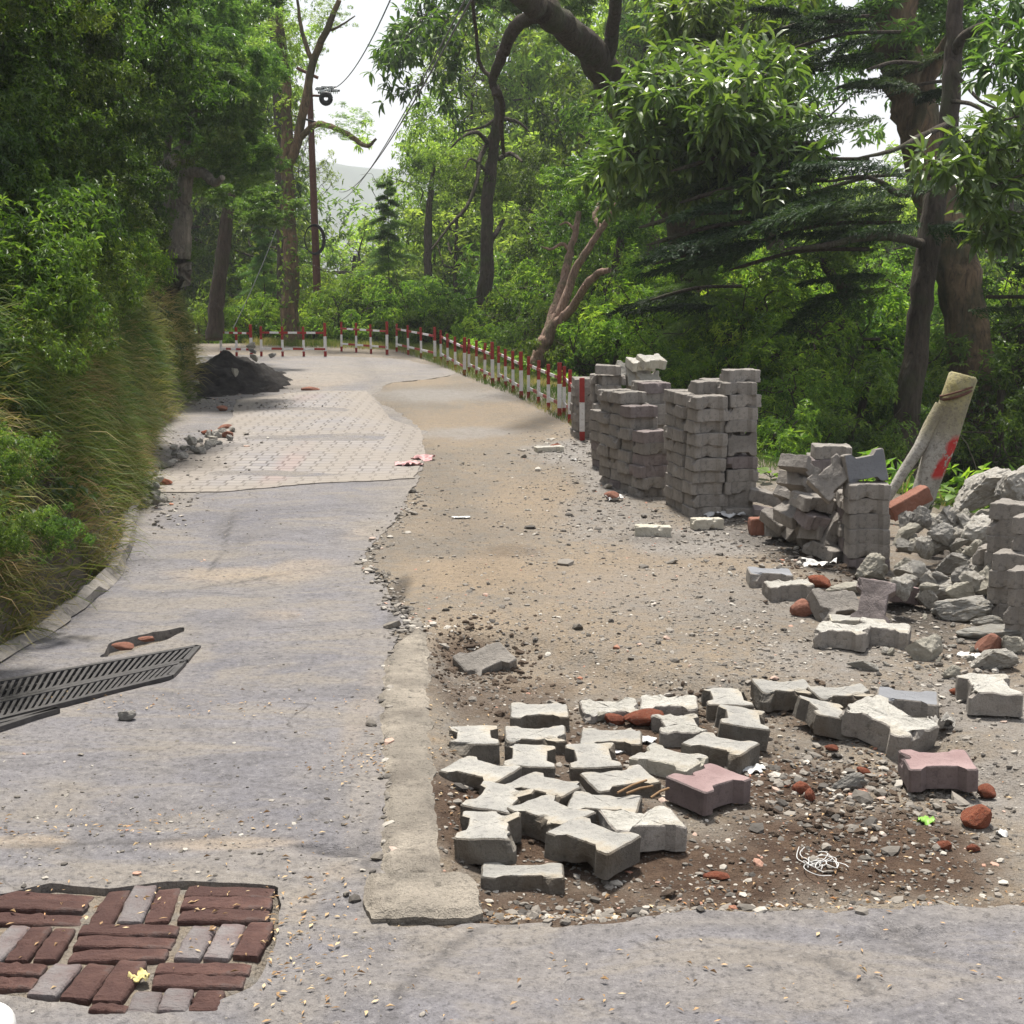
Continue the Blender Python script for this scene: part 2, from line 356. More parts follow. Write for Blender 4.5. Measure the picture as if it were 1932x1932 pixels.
M = dict(
 dirt=m_ground(), asphalt=m_asphalt(), paving=m_paving(),
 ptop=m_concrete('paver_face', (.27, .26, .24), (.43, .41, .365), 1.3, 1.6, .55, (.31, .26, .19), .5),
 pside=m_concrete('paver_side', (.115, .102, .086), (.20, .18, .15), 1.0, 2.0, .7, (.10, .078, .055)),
 pold=m_concrete('paver_old_grey', (.19, .172, .152), (.32, .29, .255), 1.0, 1.8, .6, None, .5),
 pdark=m_concrete('paver_blue_grey', (.165, .168, .178), (.215, .218, .228), 1.0, .6, .3),
 ppink=m_concrete('paver_pink_face', (.21, .14, .135), (.31, .225, .215), 1.0, .7, .3),
 ppurp=m_concrete('paver_purple_side', (.115, .088, .085), (.19, .148, .14), 1.0, 1.0, .5),
 poldp=m_concrete('paver_old_purplish', (.165, .138, .13), (.25, .21, .20), 1.0, 1.8, .6),
 pwhite=m_concrete('paver_mortar_white', (.42, .40, .355), (.60, .575, .52), 1.3, 3.0, .5, (.33, .29, .225)),
 band=m_concrete('edge_concrete', (.21, .186, .154), (.37, .325, .265), .8, 4.5, .8, (.15, .13, .108)),
 rub=m_concrete('rubble_concrete', (.44, .41, .36), (.60, .565, .50), 1.2, 2.0, .4, (.29, .26, .21), .35),
 rubd=m_concrete('rubble_grey', (.34, .32, .29), (.46, .435, .39), 1.2, 2.0, .45, None, .4),
 cream=m_concrete('rubble_cream', (.46, .425, .345), (.60, .56, .47), 1.2, 2, .4, None, .4),
 brick=m_brick('red_brick', (.27, .07, .035), (.36, .12, .06), 2.5, (.20, .13, .09)),
 brickd=m_brick('brown_brick', (.20, .085, .055), (.27, .125, .085)),
 bpatch=m_brick('worn_brick', (.066, .032, .027), (.125, .066, .052), 2.0, (.10, .085, .08)),
 bpale=m_brick('worn_brick_pale', (.22, .20, .195), (.15, .095, .088), 2.5),
 stone=m_vary('gravel_stone', [(0, (.05, .044, .038)), (.4, (.14, .124, .105)), (.8, (.23, .205, .175)), (.96, (.42, .39, .34)), (1, (.34, .15, .09))]),
 litter=m_vary('dry_leaf', [(0, (.20, .12, .06)), (.5, (.38, .25, .13)), (.9, (.52, .40, .24)), (1, (.42, .2, .08))]),
 soil=m_concrete('black_soil', (.022, .019, .018), (.06, .052, .046), 2, 6, .6),
 bark=m_bark('dark_bark', (.045, .034, .025), (.10, .078, .058), (.06, .065, .03)),
 barkl=m_bark('pale_bark', (.14, .12, .095), (.30, .265, .21), (.08, .09, .05)),
 barkr=m_bark('pinkish_bark', (.22, .14, .105), (.42, .29, .215), (.12, .13, .06), 1.6, .58),
 barkb=m_bark('flaking_bark', (.07, .05, .035), (.24, .16, .09), (.06, .06, .03), .7, .5),
 leafA=m_leaf('oak_leaf', (.034, .066, .014), (.095, .160, .028), (.24, .31, .06)),
 leafB=m_leaf('pale_leaf', (.07, .12, .03), (.20, .28, .07), (.42, .50, .15), .55),
 leafC=m_leaf('dark_leaf', (.020, .040, .010), (.055, .095, .018), (.15, .21, .036), .38),
 leafD=m_leaf('conifer_needle', (.016, .032, .016), (.036, .065, .028), (.085, .115, .042), .25, .6, .2),
 leafE=m_leaf('fern_leaf', (.05, .10, .022), (.14, .225, .038), (.34, .42, .07), .5),
 leafF=m_leaf('spray_leaf', (.05, .09, .028), (.095, .16, .042), (.20, .27, .08), .42, .33, .5),
 grass=m_leaf('grass_blade', (.05, .095, .018), (.15, .175, .045), (.42, .32, .16), .35, .6, .2, (1.2, 1.25, .7)),
 weed=m_leaf('weed_leaf', (.03, .06, .02), (.06, .11, .03), (.13, .19, .06), .35),
 red=m_plain('red_paint', (.33, .028, .022), .5, .3, 20, 0, .001, (.12, .03, .02)),
 white=m_plain('white_paint', (.74, .72, .70), .5, .2, 25, 0, .001, (.34, .26, .20)),
 rust=m_plain('rusty_iron', (.12, .05, .032), .75, .4, 20),
 iron=m_plain('grate_iron', (.10, .095, .095), .45, .4, 30, .6),
 black=m_plain('black_cable', (.012, .012, .013), .5, .2),
 insul=m_plain('insulator', (.02, .018, .018), .2, .2),
 ceram=m_plain('white_ceramic', (.7, .7, .7), .2, .1),
 wire=m_plain('grey_wire', (.10, .10, .10), .5, .2),
 paper=m_plain('white_paper', (.60, .59, .57), .7, .3),
 rag=m_plain('pink_rag', (.62, .36, .35), .8, .3),
 lgreen=m_plain('fresh_leaf', (.20, .38, .06), .5, .2),
 straw=m_plain('straw', (.62, .52, .22), .8, .3),
 hill=m_concrete('forest_hill', (.04, .07, .03), (.06, .09, .035), .01, 1),
)
# ------------------------------------------------------------------ ground sheet
def axis(a, b, h, lo, hi, g):
    v = list(np.arange(a, b+1e-6, h)); s_ = h
    while v[-1] < hi: s_ *= g; v.append(v[-1]+s_)
    s_ = h; pre = []
    c = a
    while c > lo: s_ *= g; c -= s_; pre.append(c)
    return np.array(pre[::-1]+v)
XS = axis(-2.7, 2.9, .022, -700, 850, 1.07)
ys = [2.3]; h = .018
while ys[-1] < 23: ys.append(ys[-1]+h); h = max(.018, (ys[-1]**2)*.0011)
YS = np.array(ys); h = YS[-1]-YS[-2]; v = list(YS)
while v[-1] < 820: h *= 1.07; v.append(v[-1]+h)
pre = []; h = .02; c = 2.3
while c > -40: h *= 1.15; c -= h; pre.append(c)
YS = np.array(pre[::-1]+v)
def blob(u, v, ru, rv, X, Y, soft=.5):
    s_ = .65*(v-483.0); x0, y0 = plane(u, v); rx = ru/s_; ry = rv*F*.65/s_**2
    d = np.hypot((X-x0)/rx, (Y-y0)/ry)+.45*fbm(X, Y*.6, 2.2/max(rx, .1)*.5, 4, int(u))+.2*fbm(X, Y, 7, 3, int(v))
    return 1-sstep(1-soft, 1+soft*.4, d)
def blobs(L, X, Y):
    m = np.zeros(X.shape)
    for b in L: m = np.maximum(m, blob(*b[:4], X, Y)*(b[4] if len(b) > 4 else 1))
    return m
WET = [(1000, 1690, 260, 70, .9), (1350, 1600, 330, 90), (1650, 1560, 260, 110), (1900, 1690, 150, 40, .6), (1000, 1500, 230, 130), (1200, 1380, 260, 70, .95), (960, 1290, 150, 60, .6), (1450, 1440, 260, 60), (1850, 1240, 80, 40, .5), (890, 1220, 70, 30, .8), (960, 1040, 90, 14, .3), (1600, 1330, 150, 40, .8)]
SAND = [(860, 990, 110, 30, .4), (880, 1075, 150, 40, .9), (1000, 940, 110, 60, .55), (1150, 1080, 260, 70, .55), (1420, 1065, 160, 30, .45), (880, 1190, 100, 40, .6), (1050, 1260, 200, 40, .5), (760, 715, 120, 14, .4), (930, 775, 90, 14, .4), (640, 700, 90, 16, .6), (860, 800, 200, 40, .5), (1080, 1180, 200, 50, .4)]
GREY = [(830, 745, 160, 16, .7), (900, 700, 80, 12, .6), (900, 815, 110, 14, .7), (1150, 980, 100, 50, .4), (1320, 1020, 160, 30, .6), (1300, 1120, 260, 50, .25), (1560, 1240, 150, 40, .4), (1080, 850, 90, 30, .7), (1140, 900, 60, 50, .6), (1850, 1330, 150, 70, .5), (1900, 1450, 130, 70, .5)]
BLACK = [(1540, 1050, 75, 35), (1640, 1100, 60, 30, .8), (1730, 1160, 90, 40, .7), (1420, 1010, 60, 20, .5), (1480, 1030, 60, 24, .6), (1400, 980, 100, 14, .5), (470, 745, 90, 20, .95), (1900, 1080, 140, 60, .8), (750, 1125, 22, 40, .7), (1240, 1015, 90, 10, .3), (335, 865, 60, 30, .6)]
def grid_faces(nx, ny):
    i = np.arange(nx*ny).reshape(ny, nx); return np.stack([i[:-1, :-1].ravel(), i[:-1, 1:].ravel(), i[1:, 1:].ravel(), i[1:, :-1].ravel()], 1)
X, Y = np.meshgrid(XS, YS); Xf, Yf = X.ravel(), Y.ravel()
ASPH_R = [(905, 1738), (740, 1740), (742, 1640), (735, 1500), (732, 1400), (735, 1300), (744, 1190), (790, 1192), (762, 1158), (742, 1148), (733, 1110), (716, 1085), (690, 1065), (702, 1030), (745, 985), (765, 960), (775, 930), (790, 905), (800, 868), (780, 838), (800, 815), (775, 790), (740, 772), (700, 748), (735, 722), (815, 716), (870, 706), (820, 690), (770, 678)]
ROADP = [(-3.2, -6), (3.9, -6), (3.6, 2.0)]+[plane(*q) for q in [(2600, 1706), (2100, 1712), (1932, 1718), (1700, 1722), (1500, 1729), (1350, 1721), (1150, 1735), (1000, 1740)]+ASPH_R]+[(-2.0, 21.0), (-4.5, 21.6), (-9, 21), (-14, 18), (-14, 14), (-9, 18.6), (-5.4, 18.8), (-4.0, 17), (-3.3, 14.6), (-3.1, 11.9), (-2.3, 8.4), (-2.05, 6.3), (-2.1, 5.3), (-2.35, 3)]
EDGEB = lambda x, y: poly_sd(x, y, ROADP)+.05*fbm(x, y*.7, 2.2, 3, 20)*sstep(3.4, 5, y)+.034*fbm(x, y, 6, 4, 21)+.026*fbm(x, y, 20, 3, 22)
BPOLY = [(0, 1684), (100, 1662), (200, 1672), (255, 1668), (350, 1660), (430, 1660), (522, 1668), (526, 1700), (520, 1780), (505, 1800), (485, 1850), (470, 1860), (420, 1880), (300, 1905), (230, 1900), (110, 1885), (40, 1872), (-120, 1850), (-160, 1700)]
BP = [plane(*q) for q in BPOLY]
POT = [plane(*q) for q in [(190, 1240), (205, 1212), (260, 1196), (345, 1183), (350, 1192), (300, 1212), (265, 1222)]]
def road_field(x, y):
    m = EDGEB(x, y)
    m = np.minimum(m, -poly_sd(x, y, GRATE)+.01*fbm(x, y, 14, 2, 5))
    m = np.minimum(m, -poly_sd(x, y, BP)+.010*fbm(x, y, 14, 3, 6)-.0)
    m = np.minimum(m, -poly_sd(x, y, POT)+.02*fbm(x, y, 16, 3, 7))
    return m
sdR = road_field(Xf, Yf)
Z = G(Xf, Yf)
under = sstep(-.015, .05, EDGEB(Xf, Yf))
near_r = sstep(11, 6, Yf)
Z = Z-under*(.012+.03*near_r)-.30*sstep(.0, .05, poly_sd(Xf, Yf, GRATE))
Z = Z+.029*sstep(-.02, .03, poly_sd(Xf, Yf, BP))+.004*fbm(Xf, Yf, 20, 3, 77)*(poly_sd(Xf, Yf, BP) > 0)
bd = -seg_dist(Xf, Yf, BANK); ed = seg_dist(Xf, Yf, EDGE)
hum = np.maximum(sstep(-.05, .12, bd), sstep(-.15, .4, ed))
me = mesh_np('ground', np.stack([Xf, Yf, Z], 1), [grid_faces(len(XS), len(YS))], [M['dirt']], True, None,
             dict(wet=blobs(WET, Xf, Yf), sand=blobs(SAND, Xf, Yf), grey=blobs(GREY, Xf, Yf), black=blobs(BLACK, Xf, Yf), humus=hum))
T(obj('ground', me), 'bare brown and grey stony dirt with a wooded bank on the left and a drop to the valley on the right', None, None, 'structure')

def clip_sheet(field, zf, xr, yr, depth, xs=None, ys=None):
    xs = XS[(XS >= xr[0]) & (XS <= xr[1])] if xs is None else xs
    ys_ = YS[(YS >= yr[0]) & (YS <= yr[1])] if ys is None else ys
    X, Y = np.meshgrid(xs, ys_); x, y = X.ravel(), Y.ravel(); m = field(x, y)
    q = grid_faces(len(xs), len(ys_)); tri = np.concatenate([q[:, [0, 1, 2]], q[:, [0, 2, 3]]])
    pos = m[tri] > 0; cnt = pos.sum(1)
    full = tri[cnt == 3]; V = [np.stack([x, y], 1)]; n = len(x); faces = [full]; segs = []
    def cut(a, b):
        t = m[a]/(m[a]-m[b]); return np.stack([x[a]+(x[b]-x[a])*t, y[a]+(y[b]-y[a])*t], 1)
    for c in (1, 2):
        tr = tri[cnt == c]; pp = m[tr] > 0
        if not len(tr): continue
        k = np.argmax(pp if c == 1 else ~pp, 1); r = np.arange(len(tr))
        a, b, d = tr[r, k], tr[r, (k+1) % 3], tr[r, (k+2) % 3]
        p, o_ = cut(a, b), cut(a, d); V += [p, o_]; ip = n+np.arange(len(tr)); io = ip+len(tr); n += 2*len(tr)
        if c == 1: faces.append(np.stack([a, ip, io], 1)); segs.append(np.stack([ip, io], 1))
        else: faces += [np.stack([ip, b, d], 1), np.stack([ip, d, io], 1)]; segs.append(np.stack([io, ip], 1))
    V = np.concatenate(V); fa = np.concatenate(faces)
    used = np.zeros(len(V), bool); used[fa.ravel()] = True
    mp = np.cumsum(used)-1; V = V[used]; fa = mp[fa]; sg = mp[np.concatenate(segs)]
    z = zf(V[:, 0], V[:, 1]); V3 = np.column_stack([V, z])
    jit = .006*fbm(V[:, 0], V[:, 1], 30, 2, 40)
    A = V3[sg[:, 0]]; B = V3[sg[:, 1]]; n0 = len(V3); k = len(sg)
    dn = np.array([0, 0, -depth]); V4 = np.concatenate([V3, A, B, A+dn, B+dn])
    i = np.arange(k); Q = np.stack([n0+i, n0+2*k+i, n0+3*k+i, n0+k+i], 1)
    return V4, fa, Q
rdmp = lambda x, y: .010*fbm(x, y, 1.4, 3, 31)+.0035*fbm(x, y, 8, 3, 32)
def zroad(x, y):
    base = .0093*y+.012*fbm(x, y, .8, 2, 3)
    base = base+.006*fbm(x, y, 3, 3, 33)+.0025*fbm(x, y, 14, 3, 34)
    for (u, v, ru, rv, dz) in [(250, 1540, 330, 26, -.012), (640, 1600, 90, 16, -.02), (455, 1010, 40, 60, -.012), (400, 1470, 60, 14, -.012), (1720, 1770, 110, 14, -.018), (720, 1790, 140, 26, -.012)]:
        base = base+dz*blob(u, v, ru, rv, x, y, .7)
    return base
V4, fa, Q = clip_sheet(road_field, zroad, (-16, 5), (-6, 22), .07)
x, y = V4[:, 0], V4[:, 1]
SANDR = [(470, 1080, 130, 18, .7), (520, 1158, 70, 16, .45), (430, 1590, 150, 16, .6), (60, 1585, 110, 12, .6), (560, 1070, 90, 16, .5), (640, 1640, 40, 20, .4), (780, 1560, 60, 40, .3), (690, 1330, 30, 80, .3), (690, 1000, 50, 14, .4), (570, 1700, 40, 40, .35), (600, 715, 100, 18, .55)]
DUST = [(360, 905, 70, 60, .8), (640, 700, 160, 18, .7), (430, 860, 60, 60, .5), (900, 1830, 500, 60, .35), (1500, 1850, 500, 60, .3), (720, 1400, 40, 200, .5), (520, 1620, 200, 20, .5), (120, 1640, 160, 14, .6), (560, 1880, 120, 60, .4), (1350, 1740, 260, 10, .5)]
CR = [(640, 1597, 50, 5, .9), (435, 985, 16, 34, .45), (455, 1020, 22, 20, .4), (240, 1545, 110, 7, .5), (400, 1475, 26, 7, .6), (1735, 1800, 24, 6, .8), (1700, 1790, 60, 10, .35), (745, 1150, 14, 40, .6), (720, 1800, 14, 50, .35), (700, 1560, 18, 60, .2), (90, 1600, 60, 5, .5)]
dust = np.maximum(blobs(DUST, x, y), .85*sstep(.12, .0, road_field(x, y))*(fbm(x, y, 6, 3, 50)*.5+.5))
dust = np.maximum(dust, sstep(.35, .0, poly_sd(x, y, ROADP))*sstep(6, 9, y)*.8)
dust = np.maximum(dust, sstep(9.5, 15, y)*.55*(fbm(x, y, 1.2, 3, 51)*.5+.6))
crk = blobs(CR, x, y)*(.55+.45*fbm(x, y, 22, 3, 52))
for L in [[(738, 1940), (760, 1880), (795, 1830), (850, 1780), (930, 1745)], [(560, 1590), (620, 1598), (692, 1612), (700, 1650)], [(0, 1598), (120, 1590), (240, 1582), (380, 1575)], [(240, 960), (330, 945), (420, 930)], [(395, 1080), (430, 1010), (440, 960)], [(1700, 1775), (1730, 1800), (1760, 1815)], [(1420, 1790), (1560, 1810), (1640, 1870)], [(690, 1062), (560, 1075), (430, 1098), (300, 1120)]]:
    W_ = [plane(*q) for q in L]; crk = np.maximum(crk, sstep(.022, .006, abs(seg_dist(x, y, W_)+.03*fbm(x, y, 9, 3, 53)))*(.5+.5*fbm(x, y, 5, 2, 54)))
me = mesh_np('road', V4, [fa, Q], [M['asphalt']], True, None, dict(sand=blobs(SANDR, x, y), dust=dust, crack=np.clip(crk, 0, 1)))
T(obj('road', me), 'worn grey asphalt lane with dusty tan patches and a broken right edge', None, None, 'structure')
# paved stretch of the lane
PAVEP = [plane(*q) for q in [(262, 930), (330, 870), (400, 818), (438, 790), (445, 755), (560, 740), (690, 738), (712, 762), (738, 792), (795, 812), (802, 858), (782, 903), (600, 912), (420, 928)]]
pf = lambda x, y: poly_sd(x, y, PAVEP)+.02*fbm(x, y, 8, 2, 61)
def zp(x, y): return zroad(x, y)+.007+.008*np.sin(y*3.1+fbm(x, y, 1, 2, 62)*1.5)*sstep(0, .4, pf(x, y))
V4, fa, Q = clip_sheet(pf, zp, (-5, 1), (7, 16), .05)
x, y = V4[:, 0], V4[:, 1]
pk = np.maximum(blobs([(535, 885, 26, 40, .9), (560, 850, 24, 20, .4), (575, 750, 30, 10, .6)], x, y), 0)
dst = np.maximum(sstep(.5, 0, pf(x, y))*.8, blobs([(330, 890, 120, 40, .8), (520, 845, 300, 14, .35)], x, y))
me = mesh_np('paving', V4, [fa, Q], [M['paving']], True, None, dict(pink=pk, dust=dst))
T(obj('paving', me), 'pale interlocking block paving across the lane with a few pinkish blocks', None, None, 'structure')
# concrete edge strip
BAND = [plane(*q) for q in [(722, 1640), (718, 1560), (730, 1480), (722, 1400), (716, 1330), (722, 1262), (745, 1215), (790, 1182), (806, 1196), (811, 1300), (815, 1400), (822, 1500), (826, 1652), (760, 1650), (735, 1654)]]
bf = lambda x, y: poly_sd(x, y, BAND)+.014*fbm(x, y, 12, 3, 71)
zb = lambda x, y: zroad(x, y)+.009+.005*fbm(x, y, 30, 3, 72)+.012*sstep(0, .025, bf(x, y))-.01
gx = np.arange(-.8, -.1, .009); gy = np.arange(3.0, 6.0, .012)
V4, fa, Q = clip_sheet(bf, zb, 0, 0, .09, gx, gy)
me = mesh_np('concrete_edging', V4, [fa, Q], [M['band']], True)
T(obj('concrete_edging', me), 'long rough pale concrete edging strip between the asphalt lane and the dug out dirt', 'edging')
BL2 = [plane(*q) for q in [(690, 1662), (700, 1652), (880, 1655), (899, 1668), (908, 1725), (880, 1736), (700, 1738), (684, 1700)]]
bf2 = lambda x, y: poly_sd(x, y, BL2)+.010*fbm(x, y, 16, 3, 73)
zb2 = lambda x, y: zroad(x, y)+.012+.005*fbm(x, y, 30, 3, 74)+.014*sstep(0, .03, bf2(x, y))
gx = np.arange(-.5, .1, .008); gy = np.arange(2.8, 3.6, .008)
V4, fa, Q = clip_sheet(bf2, zb2, 0, 0, .10, gx, gy)
T(obj('concrete_block', mesh_np('concrete_block', V4, [fa, Q], [M['band']], True)), 'rough concrete end block at the near corner of the dug out pit', 'block')

# ------------------------------------------------------------------ pavers
def outline():
    h = [(.100, 0), (.100, .04), (.100, .074), (.094, .08), (.080, .08), (.066, .08), (.056, .068), (.046, .056), (.03, .055), (.015, .055), (0, .055)]
    q = h+[(-a, b) for a, b in h[-2::-1]]; q = q+[(a, -b) for a, b in q[-2:0:-1]]
    P = np.array(q); out = []
    for i in range(len(P)):
        a, b = P[i], P[(i+1) % len(P)]; k = max(1, int(np.hypot(*(b-a))/.013))
        for t in range(k): out.append(a+(b-a)*t/k)
    return np.array(out)
OUT = outline()
TH = .072
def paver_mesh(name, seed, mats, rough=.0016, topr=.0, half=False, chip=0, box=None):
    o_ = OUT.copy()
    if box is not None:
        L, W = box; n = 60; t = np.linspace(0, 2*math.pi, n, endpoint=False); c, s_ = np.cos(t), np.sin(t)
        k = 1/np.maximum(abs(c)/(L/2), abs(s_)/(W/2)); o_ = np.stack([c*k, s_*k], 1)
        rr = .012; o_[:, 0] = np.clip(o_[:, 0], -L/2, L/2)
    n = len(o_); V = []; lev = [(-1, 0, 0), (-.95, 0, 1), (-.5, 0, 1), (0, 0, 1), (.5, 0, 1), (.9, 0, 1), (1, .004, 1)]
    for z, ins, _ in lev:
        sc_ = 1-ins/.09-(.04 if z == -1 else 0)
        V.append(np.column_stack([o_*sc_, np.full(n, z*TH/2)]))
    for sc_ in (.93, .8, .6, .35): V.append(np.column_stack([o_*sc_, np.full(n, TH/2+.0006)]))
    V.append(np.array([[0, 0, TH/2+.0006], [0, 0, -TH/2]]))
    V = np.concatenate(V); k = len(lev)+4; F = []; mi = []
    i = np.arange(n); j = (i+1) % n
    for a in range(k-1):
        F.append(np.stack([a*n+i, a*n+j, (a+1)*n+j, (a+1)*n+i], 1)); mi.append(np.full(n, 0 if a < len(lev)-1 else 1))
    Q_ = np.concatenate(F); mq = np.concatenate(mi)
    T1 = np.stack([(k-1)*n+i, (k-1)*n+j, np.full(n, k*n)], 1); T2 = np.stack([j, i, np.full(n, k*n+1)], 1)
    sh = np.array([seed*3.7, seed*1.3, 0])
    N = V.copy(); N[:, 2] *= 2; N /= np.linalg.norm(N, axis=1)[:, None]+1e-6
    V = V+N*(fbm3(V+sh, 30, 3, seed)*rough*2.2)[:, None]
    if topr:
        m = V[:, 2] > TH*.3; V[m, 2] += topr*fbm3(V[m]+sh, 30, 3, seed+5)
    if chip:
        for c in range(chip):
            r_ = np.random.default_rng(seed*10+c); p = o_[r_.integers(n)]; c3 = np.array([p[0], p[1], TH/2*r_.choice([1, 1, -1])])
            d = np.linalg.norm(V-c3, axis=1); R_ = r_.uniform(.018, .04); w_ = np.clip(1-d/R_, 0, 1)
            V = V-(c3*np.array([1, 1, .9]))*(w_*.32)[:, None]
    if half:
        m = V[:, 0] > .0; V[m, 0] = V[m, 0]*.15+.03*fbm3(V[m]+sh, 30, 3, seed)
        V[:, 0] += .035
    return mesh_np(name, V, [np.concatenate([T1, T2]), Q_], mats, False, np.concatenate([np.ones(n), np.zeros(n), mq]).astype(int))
PV = dict(
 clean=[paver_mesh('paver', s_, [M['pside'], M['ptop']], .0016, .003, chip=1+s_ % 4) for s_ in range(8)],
 old=[paver_mesh('paver', 20+s_, [M['pold'], M['pold']], .0020, .003, chip=1+s_ % 4) for s_ in range(8)],
 oldp=[paver_mesh('paver', 40+s_, [M['poldp'], M['poldp']], .0018, .002, chip=2) for s_ in range(3)],
 dark=[paver_mesh('paver', 50+s_, [M['pold'], M['pdark']], .0010, .001, chip=1) for s_ in range(2)],
 pink=[paver_mesh('paver', 60+s_, [M['ppurp'], M['ppink']], .0012, .001, chip=1) for s_ in range(2)],
 white=[paver_mesh('paver', 70+s_, [M['pold'], M['pwhite']], .0022, .010, chip=2) for s_ in range(4)],
 pale=[paver_mesh('paver', 80+s_, [M['cream'], M['pwhite']], .002, .004, chip=2) for s_ in range(3)],
 half=[paver_mesh('paver', 90+s_, [M['pside'], M['pwhite']], .002, .008, half=True, chip=2) for s_ in range(3)],
 slab=[paver_mesh('paver', 95+s_, [M['cream'], M['cream']], .0025, .004, chip=3, box=(.22, .10)) for s_ in range(2)],
)
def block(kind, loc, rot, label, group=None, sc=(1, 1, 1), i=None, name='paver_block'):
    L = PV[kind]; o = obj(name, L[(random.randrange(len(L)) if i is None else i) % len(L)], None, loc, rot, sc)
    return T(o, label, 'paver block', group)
ORD = ['bottom', 'second', 'third', 'fourth', 'fifth', 'sixth', 'seventh', 'eighth', 'ninth', 'tenth', 'eleventh', 'twelfth']
def stack(ox, oy, rot, nx, ny, courses, sname, kinds='old', jit=.012, lean=(0, 0), tops=None, front=(), seed=0, skip=(), step=TH+.0015):
    rr = random.Random(seed); z0 = Gs(ox, oy)-.02
    c, s_ = math.cos(rot), math.sin(rot)
    for ix in range(nx):
        for iy in range(ny):
            n = courses[ix] if iy == 0 else ((tops[iy-1] if isinstance(tops, list) else tops) if tops is not None else courses[ix])
            for k in range(n):
                if (ix, iy, k) in skip: continue
                lx = ix*.208+rr.uniform(-jit, jit)+lean[0]*k; ly = iy*.166+rr.uniform(-jit, jit)*.7+lean[1]*k
                if iy == 0 and (ix, k) in front: ly -= .035
                x_, y_ = ox+lx*c-ly*s_, oy+lx*s_+ly*c
                pos = (['left', 'right', 'far right'][ix]+' ' if nx > 1 else '')+['front', 'middle', 'rear', 'rearmost'][iy]
                if iy == ny-1 and ny > 1: pos = pos.replace('middle', 'rear')
                kd = kinds if rr.random() > .10 else 'oldp'
                if kinds == 'pale': kd = 'pale'
                nm = 'purplish' if kd == 'oldp' else ('whitish' if kd == 'pale' else 'grey')
                block(kd, (x_, y_, z0+TH/2+k*step), (rr.uniform(-.012, .012), rr.uniform(-.012, .012), rot+rr.uniform(-.05, .05)),
                      f'{nm} paver, {ORD[k]} course, {pos} column, {sname}', 'concrete pavers stacked at the road edge', i=rr.randrange(8))
# tall twin-column stack
p = at(1302, 976)
stack(p[0]+.085, p[1]+.09, R(13), 2, 3, [10, 11], 'tall twin stack', seed=3, jit=.014, front={(0, 8), (0, 6), (0, 4), (0, 9)}, skip={(1, 0, 5), (1, 0, 6)}, tops=10)
c, s_ = math.cos(R(13)), math.sin(R(13)); lx, ly = .215, -.03
block('old', (p[0]+.085+lx*c-ly*s_, p[1]+.09+lx*s_+ly*c, Gs(p[0], p[1])-.02+6.05*(TH+.0015)), (R(86), 0, R(13)), 'grey paver stood on edge showing its rough waisted face in the tall stack', 'concrete pavers stacked at the road edge', i=2, sc=(.93, .90, 1))
for q, (dx, dy, rz) in enumerate([(.02, .10, 14), (.20, .04, 12), (.10, .26, 10)]):
    block('old', (p[0]+.085+dx*c+.02, p[1]+.09+dy+.05, Gs(p[0], p[1])-.02+TH/2+10.0*(TH+.0015)+(.0735 if dx > .15 else 0)), (0, 0, R(rz)), ['grey paver topping the left of the tall stack, set back', 'grey paver capping the right column of the tall stack', 'grey paver at the back of the top of the tall stack'][q], 'concrete pavers stacked at the road edge')
# stacks further along
p = at(1222, 936); stack(p[0]+.02, p[1]+.05, R(22), 1, 4, [6], 'ragged stack left of the tall one', seed=8, jit=.024, tops=[8, 9, 9])
p = at(1237, 905); stack(p[0]+.02, p[1]+.35, R(10), 1, 2, [9], 'stack behind the ragged one', seed=9, jit=.022, tops=9)
p = at(1166, 888); stack(p[0]+.01, p[1]+.06, R(20), 1, 2, [6], 'small leaning smooth topped stack', seed=11, jit=.008, lean=(-.011, -.008), tops=6)
p = at(1160, 848); stack(p[0]-.04, p[1]+.18, R(4), 1, 2, [8], 'crooked stack behind the leaning one', seed=12, jit=.03, tops=8)
block('old', (p[0]-.05, p[1]+.16, Gs(*p[:2])+8.6*TH), (0, R(3), R(-6)), 'tan grey paver tipped on top of the crooked stack', 'concrete pavers stacked at the road edge')
p = at(1106, 826); stack(p[0]+.0, p[1]+.08, R(5), 1, 2, [7], 'leftmost stack beside the railing', seed=13, jit=.014, tops=7)
p = at(1200, 850); stack(p[0]+.05, p[1]+.40, R(8), 1, 1, [8], 'whitish stack', 'pale', seed=14, jit=.02)
for q, (du, h_, rx) in enumerate([(-14, .60, 60), (-2, .55, 70), (10, .52, 65), (0, .66, 15), (14, .68, 20)]):
    block('pale', (p[0]+.05+du*.006, p[1]+.34-.02*q, Gs(*p[:2])+h_), (R(rx), 0, R(8+q*4)), 'whitish paver leaning at the %s of the whitish stack' % ['left', 'middle', 'right', 'top left', 'top right'][q], 'concrete pavers stacked at the road edge')
